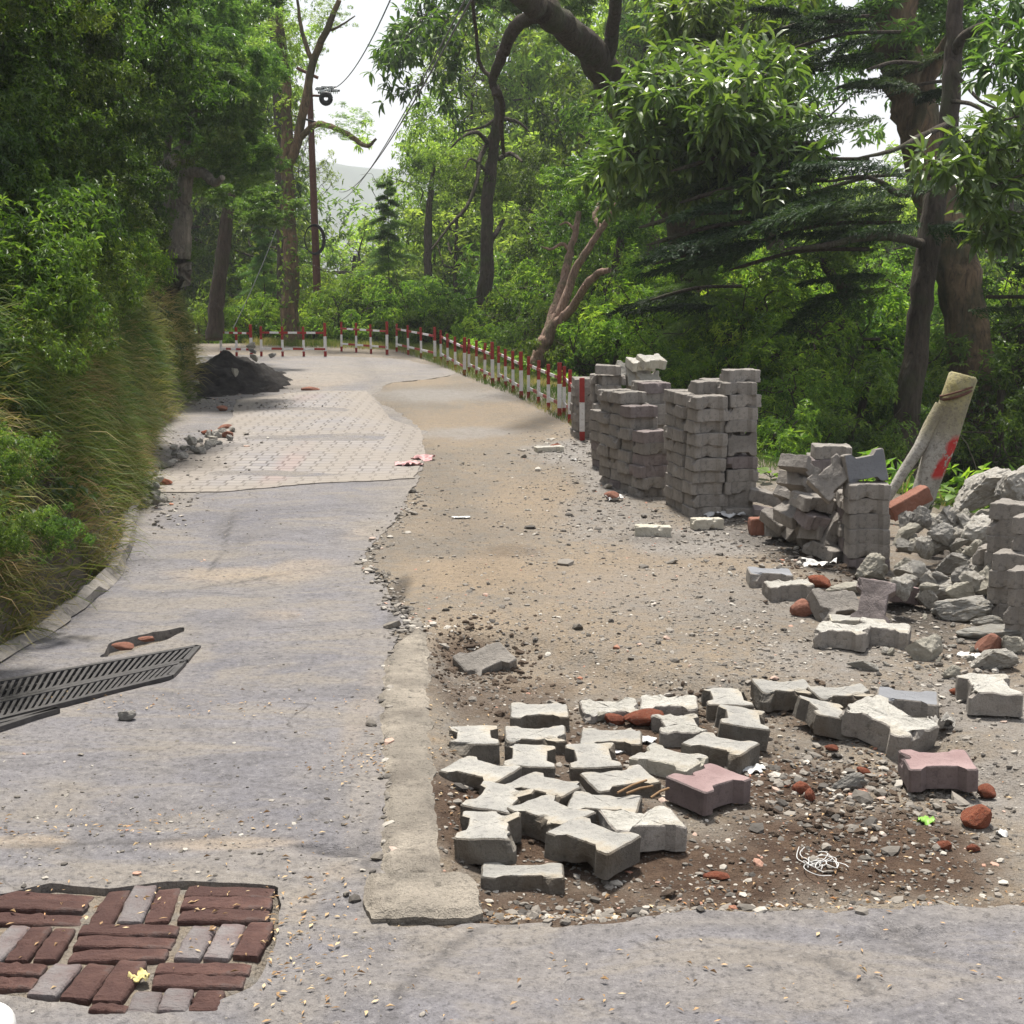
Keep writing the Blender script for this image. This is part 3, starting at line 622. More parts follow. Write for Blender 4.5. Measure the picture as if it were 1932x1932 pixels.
# short leaning stacks on the right
p = at(1556, 1012); stack(p[0], p[1]+.10, R(-6), 1, 2, [7], 'short stack left of the post', seed=21, jit=.012, lean=(.006, 0), tops=6)
p = at(1632, 1074); stack(p[0]+.01, p[1]+.06, R(-3), 1, 2, [6], 'low stack before the post', 'old', seed=22, jit=.012, tops=5)
z = Gs(*p[:2])-.02+6*(TH+.0015)
block('dark', (p[0]+.0, p[1]+.10, z+.07), (R(82), R(-10), R(4)), 'smooth blue grey paver standing on edge on top of the low stack', i=0)
block('old', (p[0]-.15, p[1]+.12, z+.01), (R(60), R(-40), R(10)), 'grey paver tilted against the smooth standing one on the low stack')
for q, (u, v, h_, rx, ry, rz, kd, lb) in enumerate([
    (1577, 925, .33, 20, -65, 20, 'old', 'grey paver wedged steeply between the two short stacks, topmost'),
    (1573, 965, .22, 10, -70, 10, 'old', 'grey paver wedged steeply between the two short stacks, middle'),
    (1572, 1010, .12, 0, -62, 12, 'old', 'grey paver wedged between the two short stacks, lowest'),
    (1540, 955, .26, 6, 8, 18, 'old', 'grey paver slumped in the middle of the collapsed pile'),
    (1548, 990, .17, 12, 14, 12, 'oldp', 'purplish paver sliding out of the collapsed pile'),
    (1557, 1020, .08, -8, 18, 25, 'old', 'grey paver tilted at the front of the collapsed pile'),
    (1566, 1046, .03, 0, 10, -55, 'old', 'small looking grey paver end at the foot of the collapsed pile'),
    (1522, 1018, .06, 10, 72, 15, 'old', 'grey paver standing upright at the foot of the collapsed pile'),
    (1499, 1016, .03, 25, 30, 40, 'old', 'grey paver leaning at the left foot of the collapsed pile'),
    (1508, 975, .18, 12, -14, 25, 'old', 'grey paver resting on the left shoulder of the collapsed pile'),
    (1482, 980, .13, 30, -20, 30, 'old', 'tilted grey paver at the left end of the collapsed pile'),
    (1480, 1008, .03, 0, 10, 70, 'old', 'grey paver end at the bottom left of the collapsed pile'),
    (1466, 1000, .02, 0, 0, 10, 'old', 'grey paver half buried behind the upright brown brick'),
    (1500, 948, .20, 14, 30, 60, 'old', 'grey paver end poking up at the back left of the collapsed pile'),
    (1513, 890, .42, 0, 30, 55, 'old', 'grey paver leaning on the left side of the short leaning stack, upper'),
    (1512, 920, .33, 0, 26, 50, 'old', 'grey paver leaning on the left side of the short leaning stack, lower'),
    (1447, 944, .10, 0, 14, -8, 'old', 'grey paver tipped beside the foot of the tall stack, upper one'),
    (1456, 978, .02, 0, 6, -6, 'oldp', 'purplish paver beside the foot of the tall stack, lower one'),
    (1400, 975, .0, 0, 0, 2, 'old', 'grey paver lying against the foot of the tall stack')]):
    pp = at(u, v, h_); block(kd, (pp[0], pp[1]+.06, pp[2]+.01), (R(rx), R(ry), R(rz)), lb, 'pavers of the collapsed pile')
# far right stack, stepped down towards the viewer
c_ = [7, 6, 4]
for q, (u, v, n) in enumerate([(1915, 1135, 6), (1965, 1170, 6), (1886, 1128, 3), (1925, 1175, 4), (1960, 1215, 4), (1898, 1168, 1)]):
    pp = at(u, v)
    for k in range(n):
        block('old' if q != 5 else 'dark', (pp[0]+random.uniform(-.01, .01), pp[1]+random.uniform(-.01, .01)+.05, pp[2]+TH/2+k*(TH+.001)), (0, 0, R(-38)+random.uniform(-.05, .05)),
              f'grey paver, {ORD[k]} course, {["left rear", "right rear", "left front", "middle front", "right front", "lowest loose"][q]} column, stack at the right edge', 'concrete pavers stacked at the road edge')

# loose pavers: (u, v of the top face centre, height, yaw, kind, label, [roll, pitch, scale])
LOOSE = [
 (894, 1386, .055, 92, 'clean', 'pale grey paver nearest the concrete edging in the back row of the half lifted paving'),
 (1010, 1384, .045, 0, 'clean', 'pale grey paver lying crosswise, second in the back row of the half lifted paving'),
 (1154, 1388, .040, -6, 'clean', 'pale grey paver lying crosswise below the broken red bricks'),
 (999, 1424, .045, 88, 'clean', 'buff-streaked paver lying lengthwise, left of its look-alike in the second row'),
 (1119, 1424, .045, 93, 'clean', 'buff-streaked paver lying lengthwise, right one in the second row'),
 (906, 1450, .060, -32, 'clean', 'grey ribbed paver turned askew beside the concrete edging'),
 (1029, 1480, .050, -38, 'clean', 'buff paver turned askew in the centre of the half lifted paving'),
 (1170, 1467, .045, 18, 'clean', 'buff paver with dry stalks lying across its corner'),
 (940, 1503, .070, 72, 'clean', 'blue grey paver locked behind the front left one'),
 (922, 1556, .090, 85, 'clean', 'front left paver with a tall dirty side facing the viewer'),
 (1040, 1528, .075, -48, 'clean', 'buff and grey paver between the two large front ones'),
 (1140, 1514, .060, -12, 'clean', 'buff grey paver behind the whitest paver'),
 (1212, 1543, .080, 14, 'white', 'whitest paver with a crusty top at the front right of the lifted paving'),
 (1118, 1573, .095, -38, 'clean', 'large looking grey paver at the very front of the lifted paving'),
 (986, 1642, .035, 0, 'half2', 'narrow grey paver piece half sunk in the dirt in front of the others'),
 (1018, 1338, .050, 0, 'clean', 'grey paver with a pale stone leaning on its front, at the back left'),
 (1152, 1333, .035, 4, 'white', 'crusty white paver behind the broken red bricks'),
 (1262, 1323, .035, -6, 'white', 'crusty cream paver at the back, right of the broken red bricks'),
 (1282, 1364, .050, 94, 'white', 'pale paver with a reddish smear on its front beside the broken red brick'),
 (1262, 1427, .045, -34, 'pale', 'cream paver with a pitted top behind the pink one'),
 (1336, 1466, .085, 40, 'pink', 'pink paver lying askew in the middle of the pit'),
 (1360, 1402, .070, -34, 'clean', 'pale grey paver turned askew behind the pink one'),
 (1400, 1352, .090, 84, 'clean', 'square looking grey paver tipped up towards the viewer', (8, 0)),
 (1372, 1313, .060, 88, 'clean', 'small looking grey paver behind the tipped up one'),
 (1478, 1294, .080, 4, 'clean', 'grey paver lying crosswise at the back of the pit, left of a tissue scrap'),
 (1560, 1337, .085, 97, 'clean', 'grey paver tipped forward with its notches showing, left of the big rough one', (14, 0)),
 (1674, 1348, .100, -52, 'white', 'large rough paver lying tilted with a crusted mortar top', (0, 10), 1.28),
 (1588, 1304, .055, 4, 'clean', 'flat grey paver behind the tipped forward one'),
 (1612, 1289, .045, -8, 'white', 'white crusted paver just behind the flat grey one'),
 (1712, 1312, .080, -16, 'dark', 'dark blue grey paver right of the large rough one'),
 (1770, 1432, .090, -4, 'pink', 'pink paver lying crosswise on the right with a stone in front'),
 (1866, 1290, .085, 84, 'white', 'white topped paver alone near the right edge of the dirt', (0, 0), 1.1),
 (1590, 1184, .075, -24, 'white', 'white topped paver at the near left of the loose group'),
 (1668, 1180, .070, -20, 'white', 'white topped paver overlapped by its left neighbour'),
 (1618, 1166, .055, -8, 'pale', 'thin pale slab behind the two white topped pavers', (0, 0), 1.0),
 (1452, 1077, .065, -4, 'dark', 'dark blue grey paver alone at the left of the loose group'),
 (1487, 1100, .065, 4, 'white', 'white topped paver with a red brick at its right end'),
 (1578, 1128, .085, 22, 'old', 'ribbed grey paver leaning on a white rock', (38, 0)),
 (1648, 1126, .13, 62, 'oldp', 'purplish notched paver standing steeply on its end', (10, -58)),
 (1690, 1102, .10, 30, 'pink', 'purple topped paver behind the steep standing one', (0, 12)),
 (914, 1236, .055, 30, 'old', 'brown stained paver half buried in the dirt by itself', (24, -16)),
 (1036, 842, .04, 12, 'pale', 'pale grey slab lying on rubble left of the leftmost stack'),
 (1334, 978, .06, 12, 'slab', 'cream rounded kerb piece leaning at the foot of the tall stack', (0, 0), .8),
 (1232, 992, .05, -3, 'slab', 'cream kerb piece lying in front of the ragged stack', (0, 0), .9),
]
for L in LOOSE:
    u, v, h_, yaw, kd, lb = L[:6]; tilt = L[6] if len(L) > 6 else (random.uniform(-2.5, 2.5), random.uniform(-2.5, 2.5)); sc_ = L[7] if len(L) > 7 else 1.0
    half = kd == 'half2'
    pp = at(u, v, h_); sc3 = (sc_, sc_, sc_)
    if half: kd, sc3 = 'clean', (1.05, .62, 1)
    if kd == 'pale' and 'slab' in lb: sc3 = (1.1, .7, .55)
    block(kd, (pp[0], pp[1], pp[2]-TH/2*sc3[2]), (R(tilt[0]), R(tilt[1]), R(yaw)), lb, None, sc3)
# ------------------------------------------------------------------ rocks and broken bricks
def ico(sub):
    bm = bmesh.new(); bmesh.ops.create_icosphere(bm, subdivisions=sub, radius=1)
    V = np.array([v.co[:] for v in bm.verts]); Fc = np.array([[v.index for v in f.verts] for f in bm.faces]); bm.free(); return V, Fc
ICO = {s_: ico(s_) for s_ in (1, 2, 4, 5)}
def rock_mesh(name, mat, seed, sub=4, rough=.16, cuts=7, fine=.05):
    V, Fc = ICO[sub]; V = V.copy(); r_ = np.random.default_rng(seed)
    V *= (1+rough*fbm3(V+seed*5.1, 1.3, 2, seed))[:, None]
    for i in range(cuts):
        n = r_.normal(size=3); n /= np.linalg.norm(n); d = r_.uniform(.45, .75)
        t = V@n-d; m = t > 0; V[m] -= n*(t[m]*.93)[:, None]
    N = V/np.linalg.norm(V, axis=1)[:, None]
    V += N*(fine*fbm3(V+seed, 3.5, 4, seed+3)+fine*.55*fbm3(V+seed, 9, 3, seed+4)+fine*.28*fbm3(V+seed, 22, 2, seed+6))[:, None]
    V -= (V.max(0)+V.min(0))/2; V /= (V.max(0)-V.min(0))
    return mesh_np(name, V, [Fc], [mat], False)
RK = {}
for k_, m_ in (('rub', 'rub'), ('grey', 'rubd'), ('cream', 'cream'), ('white', 'pwhite')):
    RK[k_] = [rock_mesh('chunk', M[m_], 100+i, 5 if i < 3 else 4, .28, 8, .13) for i in range(5)]
for k_, m_ in (('brick', 'brick'), ('brickd', 'brickd')):
    RK[k_] = [rock_mesh('brick_piece', M[m_], 130+i, 4, .22, 11, .05) for i in range(3)]
def chunk(kind, u, v, wpx, hpx, dep, label, group=None, roll=0, yaw=0, lift=0.0, i=None, name='concrete_chunk', cat='rubble'):
    """u,v centre of the chunk in the view; real size from its distance"""
    s_ = .65*(v+hpx*.45-483); h_ = hpx/s_*.95; wd = wpx/s_
    p = at(u, v+hpx*.5)
    base = p[2]+lift; d_ = h_*dep
    L = RK[kind]; o = obj(name, L[(random.randrange(len(L)) if i is None else i) % len(L)], None, (p[0], p[1]+d_*.35-lift*1.6, base+h_*.40), (0, R(roll), R(yaw)), (wd*1.08, max(d_, .5*wd), h_*1.1))
    return T(o, label, cat, group)
GR = 'broken concrete of the rubble heap'
CH = [
 ('rub', 1812, 980, 118, 62, 1.4, 'long rough concrete slab leaning up to the right, in front of the leaning post', -24, 20, .24),
 ('rub', 1895, 985, 92, 90, 1.1, 'biggest grey concrete lump at the top right of the rubble heap', -14, 10, .26),
 ('rub', 1868, 936, 98, 40, 1.2, 'pale concrete lump along the crest of the rubble heap', -10, 5, .30),
 ('rub', 1912, 935, 44, 62, 1.0, 'pointed pale lump at the crest of the heap by the picture edge', 20, 0, .30),
 ('rub', 1815, 1042, 76, 58, 1.1, 'knobbly pale concrete lump under the long leaning slab', -10, 30, .16),
 ('grey', 1790, 1076, 72, 44, 1.2, 'smooth faced grey concrete wedge in the middle of the heap', -12, -10, .06),
 ('rub', 1858, 1072, 50, 84, .8, 'tall narrow concrete slab leaning right beside the right hand stack', 34, 0, .06),
 ('rub', 1750, 1022, 60, 40, 1.1, 'brownish concrete lump just below the long red brown brick', -20, 10, .16),
 ('grey', 1700, 1006, 36, 38, 1.0, 'grey stony lump right beside the low stack', 10, 0, .10),
 ('rub', 1700, 1042, 42, 40, 1.0, 'rough lump with a reddish side near the low stack', -20, 0, .08),
 ('grey', 1738, 1056, 46, 34, 1.0, 'warty grey lump with a red paint fleck', 0, 40, .10),
 ('cream', 1712, 1082, 46, 42, 1.0, 'cream lump split like a claw in the middle front of the heap', 34, 0, .03),
 ('cream', 1641, 1070, 60, 50, 1.0, 'round cream boulder at the foot of the low stack', -14, 20, .0),
 ('rub', 1744, 1106, 40, 40, 1.0, 'knobbly cream grey lump above the blocky one', 0, 60, .04),
 ('rub', 1794, 1113, 74, 42, 1.1, 'blocky concrete piece with a cut side', -4, 5, .0),
 ('rub', 1848, 1114, 34, 32, 1.0, 'small lump tucked against the right hand stack', 20, 0, .03),
 ('white', 1822, 1150, 108, 48, 1.4, 'flat white topped slab with a ragged edge lying before the heap', -6, -10, .0),
 ('white', 1862, 1172, 56, 26, 1.2, 'small white rough lump in front of the flat slab', 6, 0, .0),
 ('cream', 1752, 1223, 72, 46, 1.1, 'cream grey stone alone at the front left of the scattered rubble', -10, 20, .0),
 ('white', 1876, 1192, 130, 26, 1.5, 'long pale slab lying flat near the right edge', -3, -4, .0),
 ('rub', 1876, 1243, 84, 44, 1.3, 'smooth tan grey stone behind the lone white topped paver', -8, 10, .0),
 ('cream', 1914, 1216, 44, 36, 1.1, 'cream angular stone at the right edge above the tan one', 12, 0, .0),
 ('cream', 1794, 1268, 36, 26, 1.1, 'small cream stone by the crumpled plastic', 0, 20, .0),
 ('cream', 1612, 1158, 56, 18, 1.2, 'low white rock under the ribbed leaning paver', 0, 0, .0),
 ('cream', 1600, 1110, 74, 24, 1.2, 'flat cream rock behind the ribbed leaning paver', -6, 0, .0),
 ('white', 1630, 1254, 58, 20, 1.2, 'sharp white shard lying alone on the dirt', 10, -14, .0),
 ('grey', 238, 1350, 34, 20, 1.1, 'dark stone lying alone on the asphalt', 0, 0, .0),
 ('grey', 1600, 1475, 66, 30, 1.0, 'muddy brown lump in the middle of the pit', -14, 0, .0),
 ('cream', 1752, 1470, 44, 26, 1.1, 'tan angular stone leaning on the front of the pink paver', 30, 20, .0),
 ('cream', 1130, 1352, 40, 20, 1.1, 'small pale stone left of the broken red bricks', -10, 0, .0),
 ('cream', 1015, 1354, 36, 22, .8, 'pale stone leaning on the back left paver', -20, 0, .0),
 ('grey', 1340, 1272, 0, 0, 1, '', 0, 0, 0),
]
for q, c in enumerate(CH):
    if c[3] == 0: continue
    st = 'stone' if 'stone' in c[6] and c[0] != 'rub' else 'concrete_chunk'
    chunk(c[0], c[1], c[2], c[3], c[4], c[5], c[6], GR if 1690 < c[1] and c[2] < 1140 else None, c[7], c[8], c[9], i=q, name=st, cat='stone' if st == 'stone' else 'rubble')
for q in range(80):
    u = random.uniform(1680, 1932); v = random.uniform(985, 1135)
    if v < 1000+(1760-u)*.4: continue
    chunk(random.choice(['rub', 'grey', 'rub', 'cream']), u, v, random.uniform(20, 58), random.uniform(16, 44), 1.1, 'fist sized bit of broken concrete filling a gap in the rubble heap', 'small bits filling the rubble heap', random.uniform(-40, 40), random.uniform(0, 180), random.uniform(.02, .10)+max(0, (1090-v)/100*.20))
for q in range(26):
    u = random.uniform(1660, 1932); v = random.uniform(1140, 1260)
    chunk(random.choice(['rub', 'cream', 'white']), u, v, random.uniform(9, 24), random.uniform(7, 15), 1.1, 'small pale concrete bit scattered in front of the rubble heap', 'bits scattered before the rubble heap', random.uniform(-40, 40), random.uniform(0, 180))
# rubble along the foot of the bank
GL = 'rubble along the foot of the bank'
for q in range(34):
    t = random.random(); u = 312+t*128+random.uniform(-10, 10); v = 882-t*62+random.uniform(-22, 6)
    chunk(random.choice(['grey', 'grey', 'rub', 'brickd' if q % 3 == 0 else 'grey']), u, v, random.uniform(12, 30), random.uniform(8, 17), 1.1, 'grey or brown lump in the longer rubble row at the foot of the bank', GL+' (long row)', random.uniform(-30, 30), random.uniform(0, 180), random.uniform(0, .08) if u < 370 else 0)
for q in range(26):
    u = random.uniform(268, 306); v = random.uniform(892, 952)
    chunk(random.choice(['grey', 'rub', 'grey']), u, v, random.uniform(12, 26), random.uniform(9, 18), 1.1, 'grey lump in the nearer small rubble pile at the foot of the bank', GL+' (near pile)', random.uniform(-30, 30), random.uniform(0, 180), random.uniform(0, .07))
BRK = [('brick', 1217, 1356, 76, 34, 'larger broken red brick among the pale pavers', -8, 0), ('brick', 1160, 1357, 40, 24, 'smaller broken red brick left of the larger one', 20, 0),
 ('brickd', 1521, 1146, 54, 34, 'rounded half brick beside the ribbed leaning paver', -10, 0), ('brick', 1548, 1098, 42, 26, 'red brick lump at the right end of a white topped paver', 10, 0),
 ('brick', 1452+30, 1112, 0, 0, '', 0, 0), ('brick', 1451, 1106, 14, 10, 'tiny red brick crumb left of the white topped paver', 0, 0), ('brick', 1865, 1495, 34, 30, 'small orange red brick lump at the right of the pit', 0, 0),
 ('brick', 1847, 1543, 58, 44, 'largest orange red brick lump at the right of the pit', -14, 10), ('brick', 1514, 1486, 36, 24, 'red brick bit half sunk left of the muddy lump', 0, 0),
 ('brickd', 1155, 936, 28, 20, 'rusty red brick lump with a white scrap before it', 0, 0), ('brick', 1048, 842, 22, 12, 'short red brick by the grey slab near the railing', 0, 10),
 ('brick', 310, 910, 26, 16, 'red brick lump on the lane beside the near rubble pile', -8, 0), ('brickd', 418, 770, 20, 11, 'lone brown brick lying on the lane beyond the long rubble row', 0, 0),
 ('brickd', 1868, 1216, 50, 34, 'dark red curved brick piece behind the tan grey stone', -30, 0), ('brick', 1742, 998, 0, 0, '', 0, 0), ('brick', 1805, 1306, 24, 14, 'red brick bit left of the lone white topped paver', 0, 0),
 ('brick', 1782, 1595, 30, 18, 'crumbled red brick cluster in the dirt, left one', 0, 0), ('brick', 1838, 1600, 26, 15, 'crumbled red brick bit in the dirt, right one', 0, 0), ('brick', 1570, 1412, 26, 14, 'red brick bit above the muddy lump', 0, 0),
 ('brick', 1630, 1455, 28, 16, 'red brick bit between the muddy lump and the pink paver', 24, 0), ('brick', 1352, 1652, 50, 14, 'worn red brick flush with the dirt at the pit front', 0, 0), ('brickd', 230, 1220, 40, 16, 'worn red brick in the pothole above the grate', 0, 0), ('brickd', 275, 1205, 30, 10, 'second worn red brick in the pothole above the grate', 0, 0),
 ('brick', 1530, 1500, 20, 26, 'red brick crumb below the half sunk one', 0, 0), ('brick', 1320, 1640, 0, 0, '', 0, 0), ('brick', 390, 815, 22, 11, 'orange brick lump at the far end of the long rubble row', 0, 0), ('brickd', 585, 733, 34, 8, 'brown brick at the foot of the black soil heap', 0, 0)]
for q, (k_, u, v, w_, h_, lb, ro, ya) in enumerate(BRK):
    if w_: chunk(k_, u, v, w_, h_, 1.1, lb, None, ro, ya, 0, q, 'brick', 'brick')
# whole bricks
def brick_mesh(name, mats, seed, L=.22, W=.072, H=.07, rough=.003):
    n1, n2 = 16, 6; V, Fc = [], []
    bm = bmesh.new(); bmesh.ops.create_cube(bm, size=1)
    bmesh.ops.subdivide_edges(bm, edges=bm.edges[:], cuts=9, use_grid_fill=True)
    V = np.array([v.co[:] for v in bm.verts])*np.array([L, W, H]); Fc = np.array([[v.index for v in f.verts] for f in bm.faces]); bm.free()
    q = V/np.array([L, W, H])*2; r_ = .30
    ex = np.maximum(np.abs(V)-np.array([L, W, H])/2+.010, 0); dd = np.linalg.norm(ex, axis=1)
    m = dd > .010; V[m] -= np.sign(V[m])*ex[m]*(1-.010/dd[m])[:, None]
    V += (V/np.linalg.norm(V, axis=1)[:, None])*(fbm3(V+seed*3.3, 34, 3, seed)*rough*2.2)[:, None]
    V[:, 2] += (.0025*fbm3(V+seed*1.3, 14, 3, seed+2))
    return mesh_np(name, V, [Fc], mats, False)
BM_ = [brick_mesh('brick', [M['bpatch']], i) for i in range(6)]; BMp = [brick_mesh('brick', [M['bpale']], 20+i) for i in range(3)]
# basket-weave patch: cell corners given in the view, bricks laid three to a cell
def bil(c, s_, t):   # c: tl,tr,br,bl
    a = np.array(c[0])*(1-s_)+np.array(c[1])*s_; b = np.array(c[3])*(1-s_)+np.array(c[2])*s_; return a*(1-t)+b*t
CELLS = [ # (corners tl tr br bl, orientation, n, name, pale indices)
 ([(-5, 1672), (180, 1682), (158, 1738), (-30, 1738)], 'h', 3, 'top left', ()),
 ([(205, 1668), (345, 1665), (322, 1735), (160, 1742)], 'v', 3, 'top middle', (1,)),
 ([(348, 1668), (522, 1668), (512, 1735), (330, 1738)], 'h', 3, 'top right', ()),
 ([(20, 1742), (145, 1745), (108, 1808), (-50, 1808)], 'v', 3, 'middle left', (0,)),
 ([(150, 1742), (345, 1740), (318, 1805), (122, 1808)], 'h', 3, 'centre', ()),
 ([(360, 1738), (522, 1735), (488, 1800), (322, 1806)], 'v', 3, 'middle right', (0, 1)),
 ([(-30, 1810), (95, 1812), (60, 1855), (-60, 1855)], 'h', 2, 'lower left', ()),
 ([(100, 1810), (285, 1806), (230, 1888), (45, 1870)], 'v', 3, 'lower middle', (0,)),
 ([(292, 1808), (482, 1806), (460, 1855), (280, 1858)], 'h', 2, 'lower right', ()),
 ([(250, 1862), (430, 1860), (410, 1902), (235, 1905)], 'v', 3, 'lowest', (0, 1)),
 ([(170, 1890), (245, 1893), (240, 1908), (165, 1906)], 'h', 1, 'lowest left', ()),
 ([(-200, 1745), (-60, 1745), (-90, 1808), (-230, 1808)], 'h', 3, 'far left', ()),
 ([(-170, 1678), (-30, 1678), (-50, 1738), (-200, 1738)], 'v', 3, 'far upper left', ())]
for C_, ori, n, nm, pale in CELLS:
    W_ = [plane(*q) for q in C_]
    for i in range(n):
        a = (i+.5)/n
        if ori == 'h': A, B = bil(W_, .02, a), bil(W_, .98, a); P0, P1 = bil(W_, .5, i/n), bil(W_, .5, (i+1)/n)
        else: A, B = bil(W_, a, .98), bil(W_, a, .02); P0, P1 = bil(W_, i/n, .5), bil(W_, (i+1)/n, .5)
        ang = math.atan2(B[1]-A[1], B[0]-A[0]); L_ = np.hypot(*(B-A)); W2 = abs(-(P1-P0)[0]*math.sin(ang)+(P1-P0)[1]*math.cos(ang))
        c = (A+B)/2; pl = i in pale
        o = obj('brick', random.choice(BMp if pl else BM_), None, (c[0], c[1], float(zroad(c[0:1], c[1:2])[0])-.031+random.uniform(-.006, .004)), (random.uniform(-.05, .05), random.uniform(-.04, .04), ang), (L_/.222, W2*.96/.072, 1))
        wn = {'h': ['far', 'second', 'near'], 'v': ['left', 'middle', 'right']}[ori][i] if n == 3 else ['far', 'near'][i] if n == 2 else 'single'
        T(o, f'{"pale worn" if pl else "dark red worn"} brick, {wn} one of the {nm} group, basket weave patch', 'brick', 'bricks of the basket weave patch')
# long brown brick on the heap and upright brick
p = at(1735, 1030); o = obj('brick', brick_mesh('brick', [M['brickd']], 31, .25, .09, .09), None, (p[0], p[1]+.25, p[2]+.19), (0, R(-26), R(14)), (1, 1, 1)); T(o, 'long red brown brick resting at the foot of the leaning post', 'brick')
p = at(1428, 1010); o = obj('brick', brick_mesh('brick', [M['brickd']], 32, .10, .08, .075), None, (p[0], p[1]+.03, p[2]+.045), (0, R(88), R(5))); T(o, 'brown brick standing on end beside the foot of the tall stack', 'brick')

# ------------------------------------------------------------------ black soil heap
u0, v0 = plane(455, 742); gx = np.linspace(-1.55, 1.55, 110); X2, Y2 = np.meshgrid(gx, gx)
hx, hy = plane(462, 725)
X2 = X2*.62; X3 = X2+hx-.30; Y3 = Y2*1.5+hy
rr_ = np.hypot(X2/.62, Y2)
hgt = .44*np.clip(1-rr_/(1.0+.35*np.clip(X2, 0, 1)), -.35, 1)*1.0
hgt = np.where(hgt > 0, hgt-.04*np.exp(-rr_*8), hgt)+.12*fbm(X3, Y3, 2.2, 4, 81)*(hgt > -.1)+.08*fbm(X3, Y3, 7, 5, 82)
Z3 = .0093*Y3+hgt
V = np.stack([X3.ravel(), Y3.ravel(), Z3.ravel()], 1)
o = obj('soil_heap', mesh_np('soil_heap', V-np.array([hx, hy, 0]), [grid_faces(110, 110)], [M['soil']], True), None, (hx, hy, 0)); T(o, 'heap of black soil and stones tipped at the end of the bank', 'soil heap')
for q in range(14):
    a = random.uniform(0, 6.28); r_ = random.uniform(.5, 1.15); x_ = hx-.30+math.cos(a)*r_*.62; y_ = hy-abs(math.sin(a)*r_)*1.3
    k_ = random.choice(['cream', 'white', 'grey', 'grey']); s_ = random.uniform(.04, .10)
    z_ = .0093*y_+max(0, .50*(1-np.hypot(x_-hx, (y_-hy)/1.5)/(1.0+.35*np.clip(x_-hx, 0, 1))))
    T(obj('stone', random.choice(RK[k_]), None, (x_, y_, z_+s_*.15), (a, a*2, a), (s_*1.3, s_, s_*.8)), 'small stone lying on the slope of the black soil heap', 'stone', 'stones on the black soil heap')

# ------------------------------------------------------------------ railing panels
POSTS = [ # (u, v base, height px) grouped per panel
 [(418, 672, 34), (441, 669, 30), (475, 674, 39)], [(493, 672, 39), (532, 677, 45), (572, 674, 45), (614, 673, 54)],
 [(644, 662, 40), (673, 669, 50), (700, 666, 50), (730, 669, 60)], [(748, 663, 54), (772, 669, 58), (795, 671, 58), (821, 681, 64)],
 [(832, 682, 60), (846, 687, 62), (861, 693, 63), (876, 709, 74)], [(885, 704, 62), (899, 713, 66), (913, 717, 68), (930, 727, 76)],
 [(941, 724, 66), (955, 730, 68), (968, 737, 70), (984, 751, 80)], [(997, 752, 70), (1016, 768, 82), (1034, 770, 76), (1056, 784, 86)],
 [(1064, 782, 72), (1074, 794, 84), (1084, 803, 84), (1099, 832, 112)]]
def striped_bar(P0, P1, w_, h_, breaks, first):
    """rectangular bar with paint bands: breaks = fractions, materials alternate starting with first (0 red, 1 white)"""
    P0, P1 = np.array(P0, float), np.array(P1, float); D = P1-P0; L = np.linalg.norm(D); ax = D/L
    side = np.cross(ax, [0, 0, 1.]) if abs(ax[2]) < .9 else np.array([1., 0, 0]); side /= np.linalg.norm(side); up = np.cross(side, ax)
    mb = MB(); fr = [0]+list(breaks)+[1]; m = first
    rings = []; V = []
    for f in fr:
        for (a, b) in ((-1, -1), (1, -1), (1, 1), (-1, 1)): V.append(P0+D*f+side*a*w_/2+up*b*h_/2)
    Fq, mi = [], []
    for i in range(len(fr)-1):
        for k in range(4): Fq.append([i*4+k, i*4+(k+1) % 4, (i+1)*4+(k+1) % 4, (i+1)*4+k]); mi.append(m)
        m = 1-m
    Fq.append([3, 2, 1, 0]); mi.append(first); n_ = (len(fr)-1)*4; Fq.append([n_, n_+1, n_+2, n_+3]); mi.append(1-m)
    return V, Fq, mi
wn = ['farthest left', 'second from the left', 'third from the left', 'fourth from the left', 'fifth from the left', 'sixth from the left', 'seventh from the left', 'second nearest the stacks', 'nearest the stacks']
for pi, PP in enumerate(POSTS):
    pts = []
    for (u, v, hp) in PP:
        s_ = .65*(v-483); q2 = plane(u, v); pts.append((np.array([q2[0], q2[1], .0093*q2[1]]), hp/s_))
    c0 = pts[0][0]
    rt = empty('railing', tuple(c0)); T(rt, f'red and white painted road railing panel, {wn[pi]} along the bend', 'railing', 'railing panels along the valley side')
    # keep the panel in one line: project posts onto the first-last line
    a_, b_ = pts[0][0], pts[-1][0]
    for k, (p, hh) in enumerate(pts):
        t = k/(len(pts)-1); q = a_*(1-t)+b_*t; last = k == len(pts)-1
        top = q[2]+(.50 if last else .455)+(.02 if pi == 8 else 0)
        bot = Gs(q[0], q[1])-.25
        wd = .032 if last else .026
        Ht = top-bot; g = .25
        V, Fq, mi = striped_bar(np.array([q[0], q[1], bot])-c0, np.array([q[0]+random.uniform(-.012, .012), q[1]+random.uniform(-.01, .01), top+random.uniform(-.012, .012)])-c0, wd*1.3, wd, [(g+.075)/Ht, 1-.20/Ht], 0)
        o = obj('post', mesh_np('post', V, [Fq], [M['red'], M['white']], False, mi), rt)
    for (hz, n, fst, nm) in ((.36, 7, 0, 'upper'), (.115, 6, 1, 'lower')):
        A = a_+np.array([0, 0, hz]); B = b_+np.array([0, 0, hz])
        A = A+np.array([0, -.012, 0]); B = B+np.array([0, -.012, 0])
        V, Fq, mi = striped_bar(A-c0, B-c0, .012, .03, [(i+1)/n for i in range(n-1)], fst)
        obj('rail', mesh_np('rail', V, [Fq], [M['red'], M['white']], False, mi), rt)

